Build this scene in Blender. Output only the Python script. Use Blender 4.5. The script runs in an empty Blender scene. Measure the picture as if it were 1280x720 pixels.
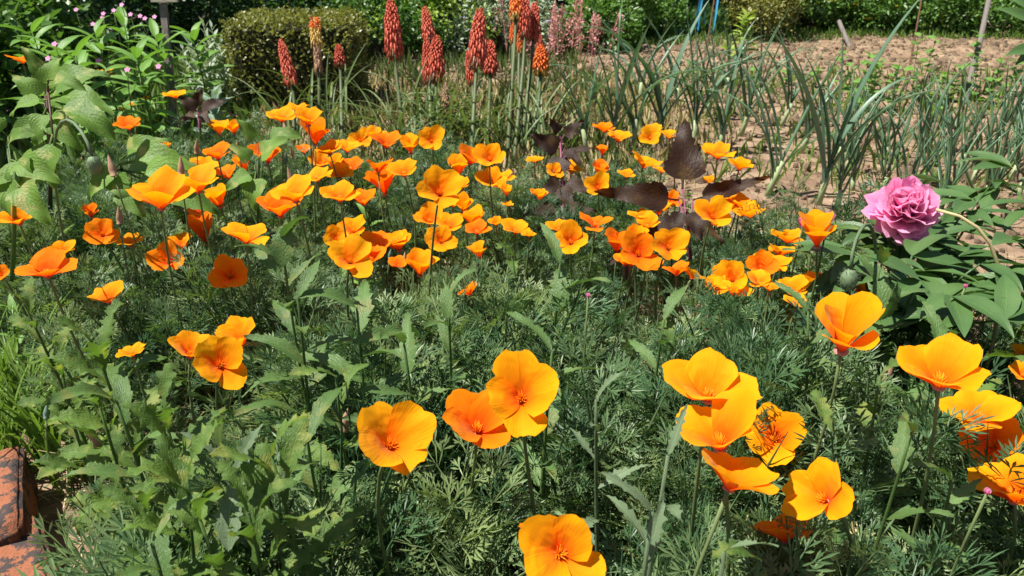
import bpy, math, random
import numpy as np
from mathutils import Vector, Matrix, Euler
R = random.Random(11)
NP = np.random.default_rng(11)
rad = math.radians
PI = math.pi
scene = bpy.context.scene
COL = scene.collection

# ------------------------------------------------------------ camera, sky, sun, exposure
FPX, CAMH, PITCH = 967.0, 0.80, rad(25)
cam_d = bpy.data.cameras.new('camera'); cam = bpy.data.objects.new('camera', cam_d); COL.objects.link(cam)
cam.location = (0, 0, CAMH); cam.rotation_euler = (rad(90) - PITCH, 0, 0)
cam_d.sensor_width = 36; cam_d.lens = FPX / 1280 * 36; cam_d.clip_start = 0.02; cam_d.clip_end = 500
cam_d.dof.use_dof = True; cam_d.dof.focus_distance = 0.95; cam_d.dof.aperture_fstop = 15
scene.camera = cam
SUN = Vector((-0.40, -0.05, 0.90)).normalized()
world = bpy.data.worlds.new('World'); scene.world = world; world.use_nodes = True
wn = world.node_tree.nodes; wl = world.node_tree.links
sky = wn.new('ShaderNodeTexSky'); sky.sky_type = 'NISHITA'; sky.sun_disc = False
sky.sun_elevation = math.asin(SUN.z); sky.sun_rotation = math.atan2(SUN.x, SUN.y)
wl.new(sky.outputs[0], wn['Background'].inputs[0]); wn['Background'].inputs[1].default_value = 0.05
sd = bpy.data.lights.new('sun', 'SUN'); sd.energy = 5.0; sd.angle = rad(0.55); sd.color = (1, 0.96, 0.88)
sun = bpy.data.objects.new('sun', sd); COL.objects.link(sun)
sun.rotation_euler = SUN.to_track_quat('Z', 'Y').to_euler(); sun.location = SUN * 20
vs = scene.view_settings
vs.view_transform = 'Standard'; vs.look = 'None'; vs.exposure = 1.15; vs.gamma = 1.0; vs.use_curve_mapping = False
scene.cycles.max_bounces = 6; scene.cycles.transmission_bounces = 4

CP = Vector((0, 0, CAMH)); FW = Vector((0, math.cos(PITCH), -math.sin(PITCH))); UP = Vector((0, math.sin(PITCH), math.cos(PITCH)))
def at(px, py, depth):
    return CP + depth * (FW + Vector((1, 0, 0)) * ((px - 640) / FPX) + UP * ((360 - py) / FPX))
def depth_at(py, z=0.0):
    return (CAMH - z) / (math.sin(PITCH) - (360 - py) / FPX * math.cos(PITCH))
def gnd(px, py, z=0.0):
    return at(px, py, depth_at(py, z))

# ------------------------------------------------------------ materials
def mat_base(name):
    m = bpy.data.materials.new(name); m.use_nodes = True
    nt = m.node_tree; nt.nodes.clear()
    return m, nt, nt.nodes, nt.links
def nmath(N, Lk, op, a, b=None):
    n = N.new('ShaderNodeMath'); n.operation = op
    for i, v in enumerate((a, b)):
        if v is None: continue
        if hasattr(v, 'links'): Lk.new(v, n.inputs[i])
        else: n.inputs[i].default_value = v
    return n.outputs[0]
def ramp(N, Lk, fac, stops):
    r = N.new('ShaderNodeValToRGB'); e = r.color_ramp.elements
    e[0].position, e[0].color = stops[0][0], (*stops[0][1], 1)
    e[1].position, e[1].color = stops[-1][0], (*stops[-1][1], 1)
    for p, c in stops[1:-1]:
        k = e.new(p); k.color = (*c, 1)
    Lk.new(fac, r.inputs[0]); return r.outputs[0]
def mixc(N, Lk, fac, a, b, mode='MIX'):
    n = N.new('ShaderNodeMix'); n.data_type = 'RGBA'; n.blend_type = mode
    for sock, v in ((n.inputs[0], fac), (n.inputs[6], a), (n.inputs[7], b)):
        if hasattr(v, 'links'): Lk.new(v, sock)
        elif isinstance(v, (int, float)): sock.default_value = v
        else: sock.default_value = (*v, 1)
    return n.outputs[2]
def leafmat(name, c1, c2, transl=0.3, rough=0.5, spec=0.3, veins=0.0, nscale=25.0, tcol=None, bump=0.0, spots=None):
    """leaf-like surface: colour drifts per object and with noise, veins from UV, light passes through"""
    m, nt, N, Lk = mat_base(name)
    oi = N.new('ShaderNodeObjectInfo'); tc = N.new('ShaderNodeTexCoord')
    geo = N.new('ShaderNodeNewGeometry')
    nz = N.new('ShaderNodeTexNoise'); nz.inputs['Scale'].default_value = nscale; nz.inputs['Detail'].default_value = 3
    Lk.new(geo.outputs['Position'], nz.inputs['Vector'])
    f = nmath(N, Lk, 'ADD', nmath(N, Lk, 'MULTIPLY', oi.outputs['Random'], 0.55), nmath(N, Lk, 'MULTIPLY', nz.outputs[0], 0.75))
    f = nmath(N, Lk, 'SUBTRACT', f, 0.15)
    f = nmath(N, Lk, 'ADD', f, nmath(N, Lk, 'MULTIPLY', nmath(N, Lk, 'SUBTRACT', geo.outputs['Random Per Island'], 0.5), 0.5))
    col = mixc(N, Lk, f, c1, c2)
    nt_f = N.new('ShaderNodeClamp'); 
    bs = None
    if veins or bump:
        sep = N.new('ShaderNodeSeparateXYZ'); Lk.new(tc.outputs['UV'], sep.inputs[0])
        au = nmath(N, Lk, 'ABSOLUTE', nmath(N, Lk, 'SUBTRACT', sep.outputs[0], 0.5))
        mid = nmath(N, Lk, 'LESS_THAN', au, 0.022)
        ph = nmath(N, Lk, 'ADD', nmath(N, Lk, 'MULTIPLY', sep.outputs[1], 44.0), nmath(N, Lk, 'MULTIPLY', au, -46.0))
        nw = N.new('ShaderNodeTexNoise'); nw.inputs['Scale'].default_value = 3.5; Lk.new(geo.outputs['Position'], nw.inputs['Vector']); nw.inputs['Scale'].default_value = 30
        ph = nmath(N, Lk, 'ADD', ph, nmath(N, Lk, 'MULTIPLY', nw.outputs[0], 3.0))
        wv = nmath(N, Lk, 'SINE', ph)
        vn = ramp(N, Lk, wv, [(0.75, (0, 0, 0)), (1.0, (1, 1, 1))])
        both = nmath(N, Lk, 'MAXIMUM', mid, nmath(N, Lk, 'MULTIPLY', vn, 0.55))
        light = tuple(min(1, c * 1.9 + 0.03) for c in c2)
        col = mixc(N, Lk, nmath(N, Lk, 'MULTIPLY', both, veins), col, light)
        n2 = N.new('ShaderNodeTexNoise'); n2.inputs['Scale'].default_value = 22; Lk.new(tc.outputs['UV'], n2.inputs['Vector'])
        bs = N.new('ShaderNodeBump'); bs.inputs['Strength'].default_value = 0.5 * (bump or 0.5); bs.inputs['Distance'].default_value = 0.003
        Lk.new(nmath(N, Lk, 'ADD', nmath(N, Lk, 'MULTIPLY', wv, -0.9 * veins), n2.outputs[0]), bs.inputs['Height'])
    if spots:
        n3 = N.new('ShaderNodeTexNoise'); n3.inputs['Scale'].default_value = spots[1]; n3.inputs['Detail'].default_value = 4
        Lk.new(geo.outputs['Position'], n3.inputs['Vector'])
        col = mixc(N, Lk, ramp(N, Lk, n3.outputs[0], [(0.55, (0, 0, 0)), (0.66, (1, 1, 1))]), col, spots[0])
    p = N.new('ShaderNodeBsdfPrincipled'); p.inputs['Roughness'].default_value = rough; p.inputs['Specular IOR Level'].default_value = spec
    Lk.new(col, p.inputs['Base Color'])
    t = N.new('ShaderNodeBsdfTranslucent')
    Lk.new(mixc(N, Lk, 1.0, col, tcol or (1.15, 1.25, 0.55), 'MULTIPLY'), t.inputs[0])
    if bs: Lk.new(bs.outputs[0], p.inputs['Normal'])
    mx = N.new('ShaderNodeMixShader'); mx.inputs[0].default_value = transl
    Lk.new(p.outputs[0], mx.inputs[1]); Lk.new(t.outputs[0], mx.inputs[2])
    out = N.new('ShaderNodeOutputMaterial'); Lk.new(mx.outputs[0], out.inputs[0])
    return m
def petalmat(name, base, mid, edge, transl=0.5):
    m, nt, N, Lk = mat_base(name)
    tc = N.new('ShaderNodeTexCoord'); sep = N.new('ShaderNodeSeparateXYZ'); Lk.new(tc.outputs['UV'], sep.inputs[0])
    oi = N.new('ShaderNodeObjectInfo')
    mp = N.new('ShaderNodeMapping'); mp.inputs['Scale'].default_value = (22, 0.9, 1); Lk.new(tc.outputs['UV'], mp.inputs[0])
    st = N.new('ShaderNodeTexNoise'); st.inputs['Scale'].default_value = 1.0; st.inputs['Detail'].default_value = 3; Lk.new(mp.outputs[0], st.inputs['Vector'])
    v = nmath(N, Lk, 'ADD', sep.outputs[1], nmath(N, Lk, 'MULTIPLY', nmath(N, Lk, 'SUBTRACT', st.outputs[0], 0.5), 0.22))
    v = nmath(N, Lk, 'ADD', v, nmath(N, Lk, 'MULTIPLY', nmath(N, Lk, 'SUBTRACT', oi.outputs['Random'], 0.5), 0.30))
    col = ramp(N, Lk, v, [(0.08, base), (0.5, mid), (0.97, edge)])
    bp = N.new('ShaderNodeBump'); bp.inputs['Strength'].default_value = 0.13; bp.inputs['Distance'].default_value = 0.02
    Lk.new(st.outputs[0], bp.inputs['Height'])
    cr = N.new('ShaderNodeTexNoise'); cr.inputs['Scale'].default_value = 2.2; cr.inputs['Detail'].default_value = 1; cr.inputs['Distortion'].default_value = 0.3
    ad = N.new('ShaderNodeVectorMath'); ad.operation = 'ADD'; Lk.new(tc.outputs['UV'], ad.inputs[0]); Lk.new(oi.outputs['Random'], ad.inputs[1]); Lk.new(ad.outputs[0], cr.inputs['Vector'])
    b2 = N.new('ShaderNodeBump'); b2.inputs['Strength'].default_value = 0.14; b2.inputs['Distance'].default_value = 0.04
    Lk.new(cr.outputs[0], b2.inputs['Height']); Lk.new(bp.outputs[0], b2.inputs['Normal']); bp = b2
    p = N.new('ShaderNodeBsdfPrincipled'); p.inputs['Roughness'].default_value = 0.65; p.inputs['Specular IOR Level'].default_value = 0.08
    p.inputs['Sheen Weight'].default_value = 0.05
    Lk.new(col, p.inputs['Base Color']); Lk.new(bp.outputs[0], p.inputs['Normal'])
    t = N.new('ShaderNodeBsdfTranslucent'); Lk.new(col, t.inputs[0]); Lk.new(bp.outputs[0], t.inputs['Normal'])
    mx = N.new('ShaderNodeMixShader'); mx.inputs[0].default_value = transl
    Lk.new(p.outputs[0], mx.inputs[1]); Lk.new(t.outputs[0], mx.inputs[2])
    out = N.new('ShaderNodeOutputMaterial'); Lk.new(mx.outputs[0], out.inputs[0])
    return m
def roughmat(name, stops, scale=8.0, detail=6, rough=0.85, bump=0.6, dist=0.01, second=None, stretch=None):
    m, nt, N, Lk = mat_base(name)
    tc = N.new('ShaderNodeTexCoord'); src = tc.outputs['Object']
    if stretch:
        mp = N.new('ShaderNodeMapping'); mp.inputs['Scale'].default_value = stretch; Lk.new(src, mp.inputs[0]); src = mp.outputs[0]
    nz = N.new('ShaderNodeTexNoise'); nz.inputs['Scale'].default_value = scale; nz.inputs['Detail'].default_value = detail; nz.inputs['Roughness'].default_value = 0.65
    Lk.new(src, nz.inputs['Vector'])
    col = ramp(N, Lk, nz.outputs[0], stops)
    if second:
        n2 = N.new('ShaderNodeTexNoise'); n2.inputs['Scale'].default_value = second[1]; n2.inputs['Detail'].default_value = 8; n2.inputs['Roughness'].default_value = 0.75
        Lk.new(src, n2.inputs['Vector'])
        col = mixc(N, Lk, ramp(N, Lk, n2.outputs[0], [(second[2], (0, 0, 0)), (second[2] + 0.05, (1, 1, 1))]), col, second[0])
    bp = N.new('ShaderNodeBump'); bp.inputs['Strength'].default_value = bump; bp.inputs['Distance'].default_value = dist
    Lk.new(nz.outputs[0], bp.inputs['Height'])
    p = N.new('ShaderNodeBsdfPrincipled'); p.inputs['Roughness'].default_value = rough; p.inputs['Specular IOR Level'].default_value = 0.25
    Lk.new(col, p.inputs['Base Color']); Lk.new(bp.outputs[0], p.inputs['Normal'])
    out = N.new('ShaderNodeOutputMaterial'); Lk.new(p.outputs[0], out.inputs[0])
    return m

M = {}
M['petal'] = petalmat('poppy_petal', (0.88, 0.12, 0.001), (0.93, 0.28, 0.001), (0.95, 0.40, 0.003))
M['petal_deep'] = petalmat('poppy_petal_deep', (0.84, 0.08, 0.001), (0.90, 0.175, 0.001), (0.93, 0.25, 0.002))
M['petal_yellow'] = petalmat('poppy_petal_yellow', (0.90, 0.17, 0.001), (0.94, 0.29, 0.002), (0.95, 0.40, 0.004))
M['stamen'] = leafmat('stamen', (0.82, 0.2, 0.0), (0.9, 0.34, 0.01), 0.2, tcol=(1, 1, 1))
M['rim'] = leafmat('receptacle_rim', (0.45, 0.18, 0.15), (0.55, 0.28, 0.22), 0.3, tcol=(1, 1, 1))
M['stem'] = leafmat('poppy_stem', (0.09, 0.13, 0.045), (0.17, 0.22, 0.085), 0.15)
M['feather'] = leafmat('poppy_foliage', (0.05, 0.105, 0.042), (0.16, 0.24, 0.10), 0.32, 0.42, 0.35, nscale=9)
M['feather_light'] = leafmat('poppy_foliage_light', (0.1, 0.165, 0.055), (0.23, 0.3, 0.12), 0.35, 0.42, 0.3, nscale=9)
M['feather_dark'] = leafmat('poppy_foliage_dark', (0.03, 0.075, 0.03), (0.075, 0.145, 0.06), 0.28, 0.4, 0.3, nscale=9)
M['bud'] = leafmat('poppy_bud', (0.32, 0.22, 0.13), (0.42, 0.25, 0.16), 0.2, tcol=(1, 1, 1))
M['bud_green'] = leafmat('poppy_bud_green', (0.11, 0.19, 0.15), (0.17, 0.26, 0.2), 0.2)
M['weed'] = leafmat('toothed_leaf', (0.055, 0.11, 0.03), (0.115, 0.2, 0.055), 0.3, 0.45, 0.35, veins=0.1, bump=0.9, spots=((0.14, 0.17, 0.045), 45))
M['weed_light'] = leafmat('light_toothed_leaf', (0.05, 0.105, 0.02), (0.135, 0.225, 0.045), 0.38, 0.5, 0.3, veins=0.1, bump=1.1, spots=((0.21, 0.25, 0.06), 40))
M['weed_grey'] = leafmat('grey_hairy_leaf', (0.08, 0.125, 0.06), (0.15, 0.21, 0.115), 0.25, 0.6, 0.25, veins=0.25, bump=0.5)
M['broad'] = leafmat('broad_leaf', (0.06, 0.135, 0.018), (0.17, 0.3, 0.045), 0.4, 0.5, 0.3, veins=0.11, bump=0.9, spots=((0.3, 0.32, 0.1), 30))
M['lance'] = leafmat('lance_leaf', (0.09, 0.2, 0.035), (0.16, 0.3, 0.06), 0.35, 0.45, 0.35, veins=0.25)
M['purple'] = leafmat('purple_leaf', (0.021, 0.011, 0.008), (0.05, 0.027, 0.013), 0.35, 0.5, 0.3, veins=0.05, bump=0.9, spots=((0.07, 0.04, 0.012), 28), tcol=(2.0, 0.9, 0.35))
M['purple_stem'] = leafmat('purple_stem', (0.18, 0.04, 0.09), (0.25, 0.07, 0.14), 0.1, tcol=(1, 1, 1))
M['dark_stem'] = leafmat('dark_stem', (0.05, 0.025, 0.025), (0.08, 0.04, 0.03), 0.1)
M['peony_leaf'] = leafmat('peony_leaf', (0.035, 0.085, 0.025), (0.09, 0.165, 0.05), 0.25, 0.4, 0.4, veins=0.12)
M['peony'] = petalmat('peony_petal', (0.74, 0.10, 0.36), (0.87, 0.21, 0.48), (0.94, 0.45, 0.66), 0.55)
M['leek'] = leafmat('leek_leaf', (0.07, 0.14, 0.085), (0.14, 0.23, 0.15), 0.22, 0.4, 0.4)
M['leek_base'] = leafmat('leek_shank', (0.28, 0.36, 0.16), (0.4, 0.46, 0.26), 0.2)
M['onion'] = leafmat('onion_leaf', (0.06, 0.125, 0.06), (0.13, 0.22, 0.115), 0.2, 0.4, 0.4)
M['strap'] = leafmat('strap_leaf', (0.06, 0.11, 0.035), (0.17, 0.22, 0.08), 0.28, 0.42, 0.35)
M['poker'] = leafmat('poker_floret', (0.52, 0.085, 0.045), (0.72, 0.17, 0.10), 0.25, 0.45, 0.3, tcol=(1, 0.8, 0.7), nscale=40)
M['poker_orange'] = leafmat('poker_floret_orange', (0.75, 0.12, 0.02), (0.85, 0.25, 0.05), 0.25, tcol=(1, 1, 1), nscale=40)
M['poker_yellow'] = leafmat('poker_floret_yellow', (0.7, 0.45, 0.08), (0.75, 0.55, 0.2), 0.3, tcol=(1, 1, 1))
M['poker_spent'] = leafmat('poker_floret_spent', (0.3, 0.16, 0.09), (0.45, 0.27, 0.16), 0.2, tcol=(1, 1, 1))
M['poker_stem'] = leafmat('poker_stem', (0.06, 0.085, 0.03), (0.1, 0.13, 0.05), 0.1)
M['box'] = leafmat('box_leaf', (0.13, 0.145, 0.03), (0.32, 0.30, 0.10), 0.35, 0.4, 0.4, nscale=5)
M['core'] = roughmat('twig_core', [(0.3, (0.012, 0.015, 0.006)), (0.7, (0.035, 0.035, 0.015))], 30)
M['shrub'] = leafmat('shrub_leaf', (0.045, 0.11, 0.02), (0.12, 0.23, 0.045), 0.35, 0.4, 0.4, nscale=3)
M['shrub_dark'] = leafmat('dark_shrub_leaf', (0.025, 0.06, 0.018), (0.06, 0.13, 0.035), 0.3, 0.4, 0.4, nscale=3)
M['shrub_yellow'] = leafmat('yellow_green_leaf', (0.17, 0.27, 0.03), (0.3, 0.4, 0.07), 0.35, 0.45, 0.3, nscale=3)
M['silver'] = leafmat('silver_leaf', (0.22, 0.28, 0.2), (0.34, 0.4, 0.3), 0.25, 0.75, 0.15)
M['glaucous'] = leafmat('glaucous_leaf', (0.13, 0.21, 0.15), (0.22, 0.31, 0.23), 0.25, 0.5, 0.3, veins=0.3)
M['pink'] = leafmat('pink_flower', (0.6, 0.16, 0.4), (0.75, 0.3, 0.55), 0.35, tcol=(1, 1, 1))
M['coral'] = leafmat('coral_bell', (0.5, 0.2, 0.19), (0.7, 0.36, 0.32), 0.35, tcol=(1, 1, 1))
M['yellow_fl'] = leafmat('yellow_flower', (0.8, 0.5, 0.01), (0.85, 0.6, 0.03), 0.3, tcol=(1, 1, 1))
M['mauve'] = leafmat('mauve_flower', (0.3, 0.25, 0.45), (0.45, 0.38, 0.55), 0.3, tcol=(1, 1, 1))
M['bark'] = roughmat('bark', [(0.3, (0.05, 0.035, 0.025)), (0.7, (0.14, 0.1, 0.075))], 12, stretch=(4, 4, 0.6))
M['greywood'] = roughmat('grey_wood', [(0.3, (0.10, 0.085, 0.075)), (0.7, (0.22, 0.19, 0.17))], 30, stretch=(6, 6, 0.4))
M['board'] = roughmat('pale_board', [(0.3, (0.45, 0.4, 0.3)), (0.7, (0.62, 0.56, 0.45))], 14, stretch=(1, 8, 8))
M['rust'] = roughmat('rust', [(0.3, (0.05, 0.025, 0.016)), (0.7, (0.12, 0.06, 0.035))], 60)
M['blue'] = roughmat('blue_plastic', [(0.3, (0.04, 0.26, 0.5)), (0.7, (0.09, 0.4, 0.65))], 8, rough=0.5, bump=0.1)
M['soil'] = roughmat('soil', [(0.3, (0.085, 0.048, 0.03)), (0.48, (0.19, 0.125, 0.08)), (0.7, (0.33, 0.235, 0.155))], 7, 9, 0.95, 1.0, 0.03, second=((0.5, 0.4, 0.22), 38, 0.64))
M['clod'] = roughmat('clod', [(0.3, (0.12, 0.078, 0.05)), (0.7, (0.35, 0.25, 0.165))], 20, 6, 0.95, 0.8, 0.02)
M['straw'] = leafmat('straw', (0.4, 0.32, 0.14), (0.6, 0.53, 0.3), 0.3, 0.6, tcol=(1, 1, 0.8))
M['grass'] = leafmat('grass', (0.07, 0.15, 0.025), (0.17, 0.27, 0.05), 0.3, 0.45, 0.3, nscale=4)
M['brick'] = roughmat('brick', [(0.3, (0.19, 0.066, 0.034)), (0.7, (0.36, 0.14, 0.07))], 30, 10, 0.95, 1.0, 0.01, second=((0.05, 0.04, 0.038), 30, 0.47))

# ------------------------------------------------------------ mesh and object helpers
class MB:
    def __init__(s): s.v, s.f, s.uv, s.mi = [], [], [], []
    def add(s, verts, faces, uvs=None, mi=0):
        o = len(s.v); s.v += [tuple(p) for p in verts]
        s.uv += list(uvs) if uvs else [(0.5, 0.5)] * len(verts)
        s.f += [tuple(i + o for i in f) for f in faces]; s.mi += [mi] * len(faces)
    def mesh(s, name, mats, smooth=True):
        me = bpy.data.meshes.new(name); me.from_pydata(s.v, [], s.f)
        uvl = me.uv_layers.new(name='UVMap')
        li = np.empty(len(me.loops), np.int32); me.loops.foreach_get('vertex_index', li)
        uvl.data.foreach_set('uv', np.array(s.uv, np.float32)[li].ravel())
        for k in (mats if isinstance(mats, (list, tuple)) else [mats]): me.materials.append(M[k] if isinstance(k, str) else k)
        if any(s.mi): me.polygons.foreach_set('material_index', s.mi)
        if smooth: me.polygons.foreach_set('use_smooth', [True] * len(me.polygons))
        me.update(); return me
def link(name, data, parent=None, mat=None):
    o = bpy.data.objects.new(name, data); COL.objects.link(o)
    if parent: o.parent = parent
    if mat is not None: o.matrix_basis = mat
    return o
def tag(o, label=None, cat=None, group=None, kind=None):
    if label: o['label'] = label
    if cat: o['category'] = cat
    if group: o['group'] = group
    if kind: o['kind'] = kind
    return o
def thing(name, loc, label, cat, group=None):
    o = link(name, None); o.location = loc; o.empty_display_size = 0.05
    return tag(o, label, cat, group)
def tube(mb, pts, radii, n=6, mi=0, cap=True):
    pts = [Vector(p) for p in pts]; rings = []
    ref = Vector((0.13, 0.97, 0.2))
    for i, p in enumerate(pts):
        t = (pts[min(i + 1, len(pts) - 1)] - pts[max(i - 1, 0)]).normalized()
        a = t.cross(ref)
        if a.length < 0.2: a = t.cross(Vector((1, 0, 0)))
        a.normalize(); b = t.cross(a)
        r = radii[i] if isinstance(radii, (list, tuple)) else radii
        rings.append([p + r * (a * math.cos(2 * PI * k / n) + b * math.sin(2 * PI * k / n)) for k in range(n)])
    v = [q for ring in rings for q in ring]
    uv = [(k / n, i / max(1, len(pts) - 1)) for i in range(len(pts)) for k in range(n)]
    f = [(i * n + k, i * n + (k + 1) % n, (i + 1) * n + (k + 1) % n, (i + 1) * n + k) for i in range(len(pts) - 1) for k in range(n)]
    if cap: f += [tuple(range(n))[::-1], tuple(range((len(pts) - 1) * n, len(pts) * n))]
    mb.add(v, f, uv, mi)
def bez(a, b, c, n):
    a, b, c = Vector(a), Vector(b), Vector(c)
    return [a * (1 - t) ** 2 + b * 2 * t * (1 - t) + c * t * t for t in (i / (n - 1) for i in range(n))]
def bez4(p, n):
    p = [Vector(q) for q in p]
    return [p[0] * (1 - t) ** 3 + p[1] * 3 * t * (1 - t) ** 2 + p[2] * 3 * t * t * (1 - t) + p[3] * t ** 3 for t in (i / (n - 1) for i in range(n))]
def leaf(mb, L, W, nv, nu, shape, fold=0.2, droop=0.6, wave=0.0, teeth=0.0, petiole=0.0, lift=0.0, mi=0, twist=0.0, rnd=R, lobe=0.0, nl=5):
    """a blade along +Y, upper face +Z. shape(t): half width 0..1; teeth: depth of alternate notches; droop: total bend (rad)"""
    v, uv = [], []; y = z = 0.0; ang = lift; ph = rnd.uniform(0, 6); ph2 = rnd.uniform(0, 6)
    st = L / nv
    if petiole:
        ang0 = ang; y += math.cos(ang0) * petiole; z += math.sin(ang0) * petiole
    for i in range(nv + 1):
        t = i / nv
        hw = W * 0.5 * shape(t) * (1 - lobe * (.5 + .5 * math.sin(2 * PI * nl * t + ph)))
        tk = 1.0
        if teeth and 0 < i < nv:
            tk = (1 - teeth * rnd.uniform(.3, 1.3)) if i % 2 else 1 + 0.6 * teeth * rnd.uniform(-1, 1)
        tw = twist * t
        for j in range(nu + 1):
            u = -1 + 2 * j / nu
            x = u * hw * (tk if j in (0, nu) else 1 - (1 - tk) * .25 * (abs(u) > .6)); h = abs(x) * fold + wave * W * abs(u) * math.sin(9 * t + ph + (2 if u > 0 else 0)) * (0.3 + t)
            fy = (0.2 * W * teeth if teeth and not i % 2 and j in (0, nu) else 0)
            dx, dz = x * math.cos(tw) - h * math.sin(tw), x * math.sin(tw) + h * math.cos(tw)
            v.append((dx + 0.05 * L * math.sin(ph2 + 1.5 * t) * t, y - math.sin(ang) * dz + fy * math.cos(ang), z + math.cos(ang) * dz + fy * math.sin(ang)))
            uv.append((0.5 + 0.5 * u, t))
        ang -= droop / nv * (0.4 + 1.2 * t)
        y += math.cos(ang) * st; z += math.sin(ang) * st
    n = nu + 1
    f = [(i * n + j, i * n + j + 1, (i + 1) * n + j + 1, (i + 1) * n + j) for i in range(nv) for j in range(nu)]
    if petiole:
        tube(mb, [(0, 0, 0), (v[nu // 2][0], v[nu // 2][1], v[nu // 2][2] - 0.0005)], W * 0.035, 4, mi, False)
    mb.add(v, f, uv, mi)
def basis(p, ydir, zhint=Vector((0, 0, 1)), s=1.0):
    y = Vector(ydir).normalized(); x = y.cross(Vector(zhint))
    if x.length < 1e-3: x = y.cross(Vector((0.3, -1, 0.2)))
    x.normalize(); z = x.cross(y)
    m = Matrix((x, y, z)).transposed().to_4x4()
    return Matrix.Translation(p) @ m @ Matrix.Scale(s, 4)
def azel(p, az, el, s=1.0, roll=0.0):
    return Matrix.Translation(p) @ Matrix.Rotation(az, 4, 'Z') @ Matrix.Rotation(el, 4, 'X') @ Matrix.Rotation(roll, 4, 'Y') @ Matrix.Scale(s, 4)
def kites(name, P, D, Nn, L, W, mats, bend=0.0):
    """many small leaves as one mesh: P base points, D directions, Nn normals, L lengths, W widths (numpy)"""
    D = D / np.linalg.norm(D, axis=1, keepdims=True)
    S = np.cross(D, Nn); S /= np.linalg.norm(S, axis=1, keepdims=True) + 1e-9
    U = np.cross(S, D); L = L[:, None]; W = W[:, None]
    n = len(P); V = np.empty((n, 6, 3), np.float32)
    V[:, 0] = P; V[:, 1] = P + D * L * 0.35 + S * W * 0.5 + U * W * .12; V[:, 2] = P + D * L * 0.75 + S * W * 0.38 - U * L * bend * .4
    V[:, 3] = P + D * L - U * L * bend; V[:, 4] = P + D * L * 0.75 - S * W * 0.38 - U * L * bend * .4; V[:, 5] = P + D * L * 0.35 - S * W * 0.5 + U * W * .12
    me = bpy.data.meshes.new(name); me.vertices.add(n * 6); me.vertices.foreach_set('co', V.ravel())
    # two quads folded along the midrib
    idx = (np.arange(n) * 6)[:, None] + np.array([0, 1, 2, 3, 0, 3, 4, 5])[None]
    me.loops.add(n * 8); me.loops.foreach_set('vertex_index', idx.ravel().astype(np.int32))
    me.polygons.add(n * 2); me.polygons.foreach_set('loop_start', (np.arange(n * 2) * 4).astype(np.int32))
    me.update(calc_edges=True); me.validate()
    me.materials.append(M[mats]); return me
def rdir(n):
    d = NP.normal(size=(n, 3)); return d / np.linalg.norm(d, axis=1, keepdims=True)
def instancer(name, pts, rots, scls, protos, label, mat=None):
    """one 'stuff' object: prototypes scattered on points by geometry nodes"""
    c = bpy.data.collections.new(name + '_pieces')
    for i, me in enumerate(protos):
        c.objects.link(bpy.data.objects.new(name + '_piece', me))
    me = bpy.data.meshes.new(name); me.vertices.add(len(pts)); me.vertices.foreach_set('co', np.asarray(pts, np.float32).ravel())
    a = me.attributes.new('rot', 'FLOAT_VECTOR', 'POINT'); a.data.foreach_set('vector', np.asarray(rots, np.float32).ravel())
    a = me.attributes.new('scl', 'FLOAT', 'POINT'); a.data.foreach_set('value', np.asarray(scls, np.float32).ravel())
    o = link(name, me); tag(o, label, kind='stuff')
    ng = bpy.data.node_groups.new(name, 'GeometryNodeTree')
    ng.interface.new_socket('Geometry', in_out='INPUT', socket_type='NodeSocketGeometry')
    ng.interface.new_socket('Geometry', in_out='OUTPUT', socket_type='NodeSocketGeometry')
    n = ng.nodes; l = ng.links
    gi, go = n.new('NodeGroupInput'), n.new('NodeGroupOutput')
    ci = n.new('GeometryNodeCollectionInfo'); ci.inputs['Collection'].default_value = c; ci.inputs['Separate Children'].default_value = True; ci.inputs['Reset Children'].default_value = True
    ip = n.new('GeometryNodeInstanceOnPoints'); ip.inputs['Pick Instance'].default_value = True
    ra = n.new('GeometryNodeInputNamedAttribute'); ra.data_type = 'FLOAT_VECTOR'; ra.inputs[0].default_value = 'rot'
    sa = n.new('GeometryNodeInputNamedAttribute'); sa.data_type = 'FLOAT'; sa.inputs[0].default_value = 'scl'
    e2r = n.new('FunctionNodeEulerToRotation')
    l.new(gi.outputs[0], ip.inputs['Points']); l.new(ci.outputs[0], ip.inputs['Instance'])
    l.new(ra.outputs[0], e2r.inputs[0]); l.new(e2r.outputs[0], ip.inputs['Rotation']); l.new(sa.outputs[0], ip.inputs['Scale'])
    l.new(ip.outputs[0], go.inputs[0])
    md = o.modifiers.new('scatter', 'NODES'); md.node_group = ng
    return o
def inside(poly, x, y):
    c = False; j = len(poly) - 1
    for i in range(len(poly)):
        xi, yi = poly[i]; xj, yj = poly[j]
        if (yi > y) != (yj > y) and x < (xj - xi) * (y - yi) / (yj - yi) + xi: c = not c
        j = i
    return c
def scatter(poly, n, rnd=R):
    xs = [p[0] for p in poly]; ys = [p[1] for p in poly]; out = []
    while len(out) < n:
        x, y = rnd.uniform(min(xs), max(xs)), rnd.uniform(min(ys), max(ys))
        if inside(poly, x, y): out.append((x, y))
    return out

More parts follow.
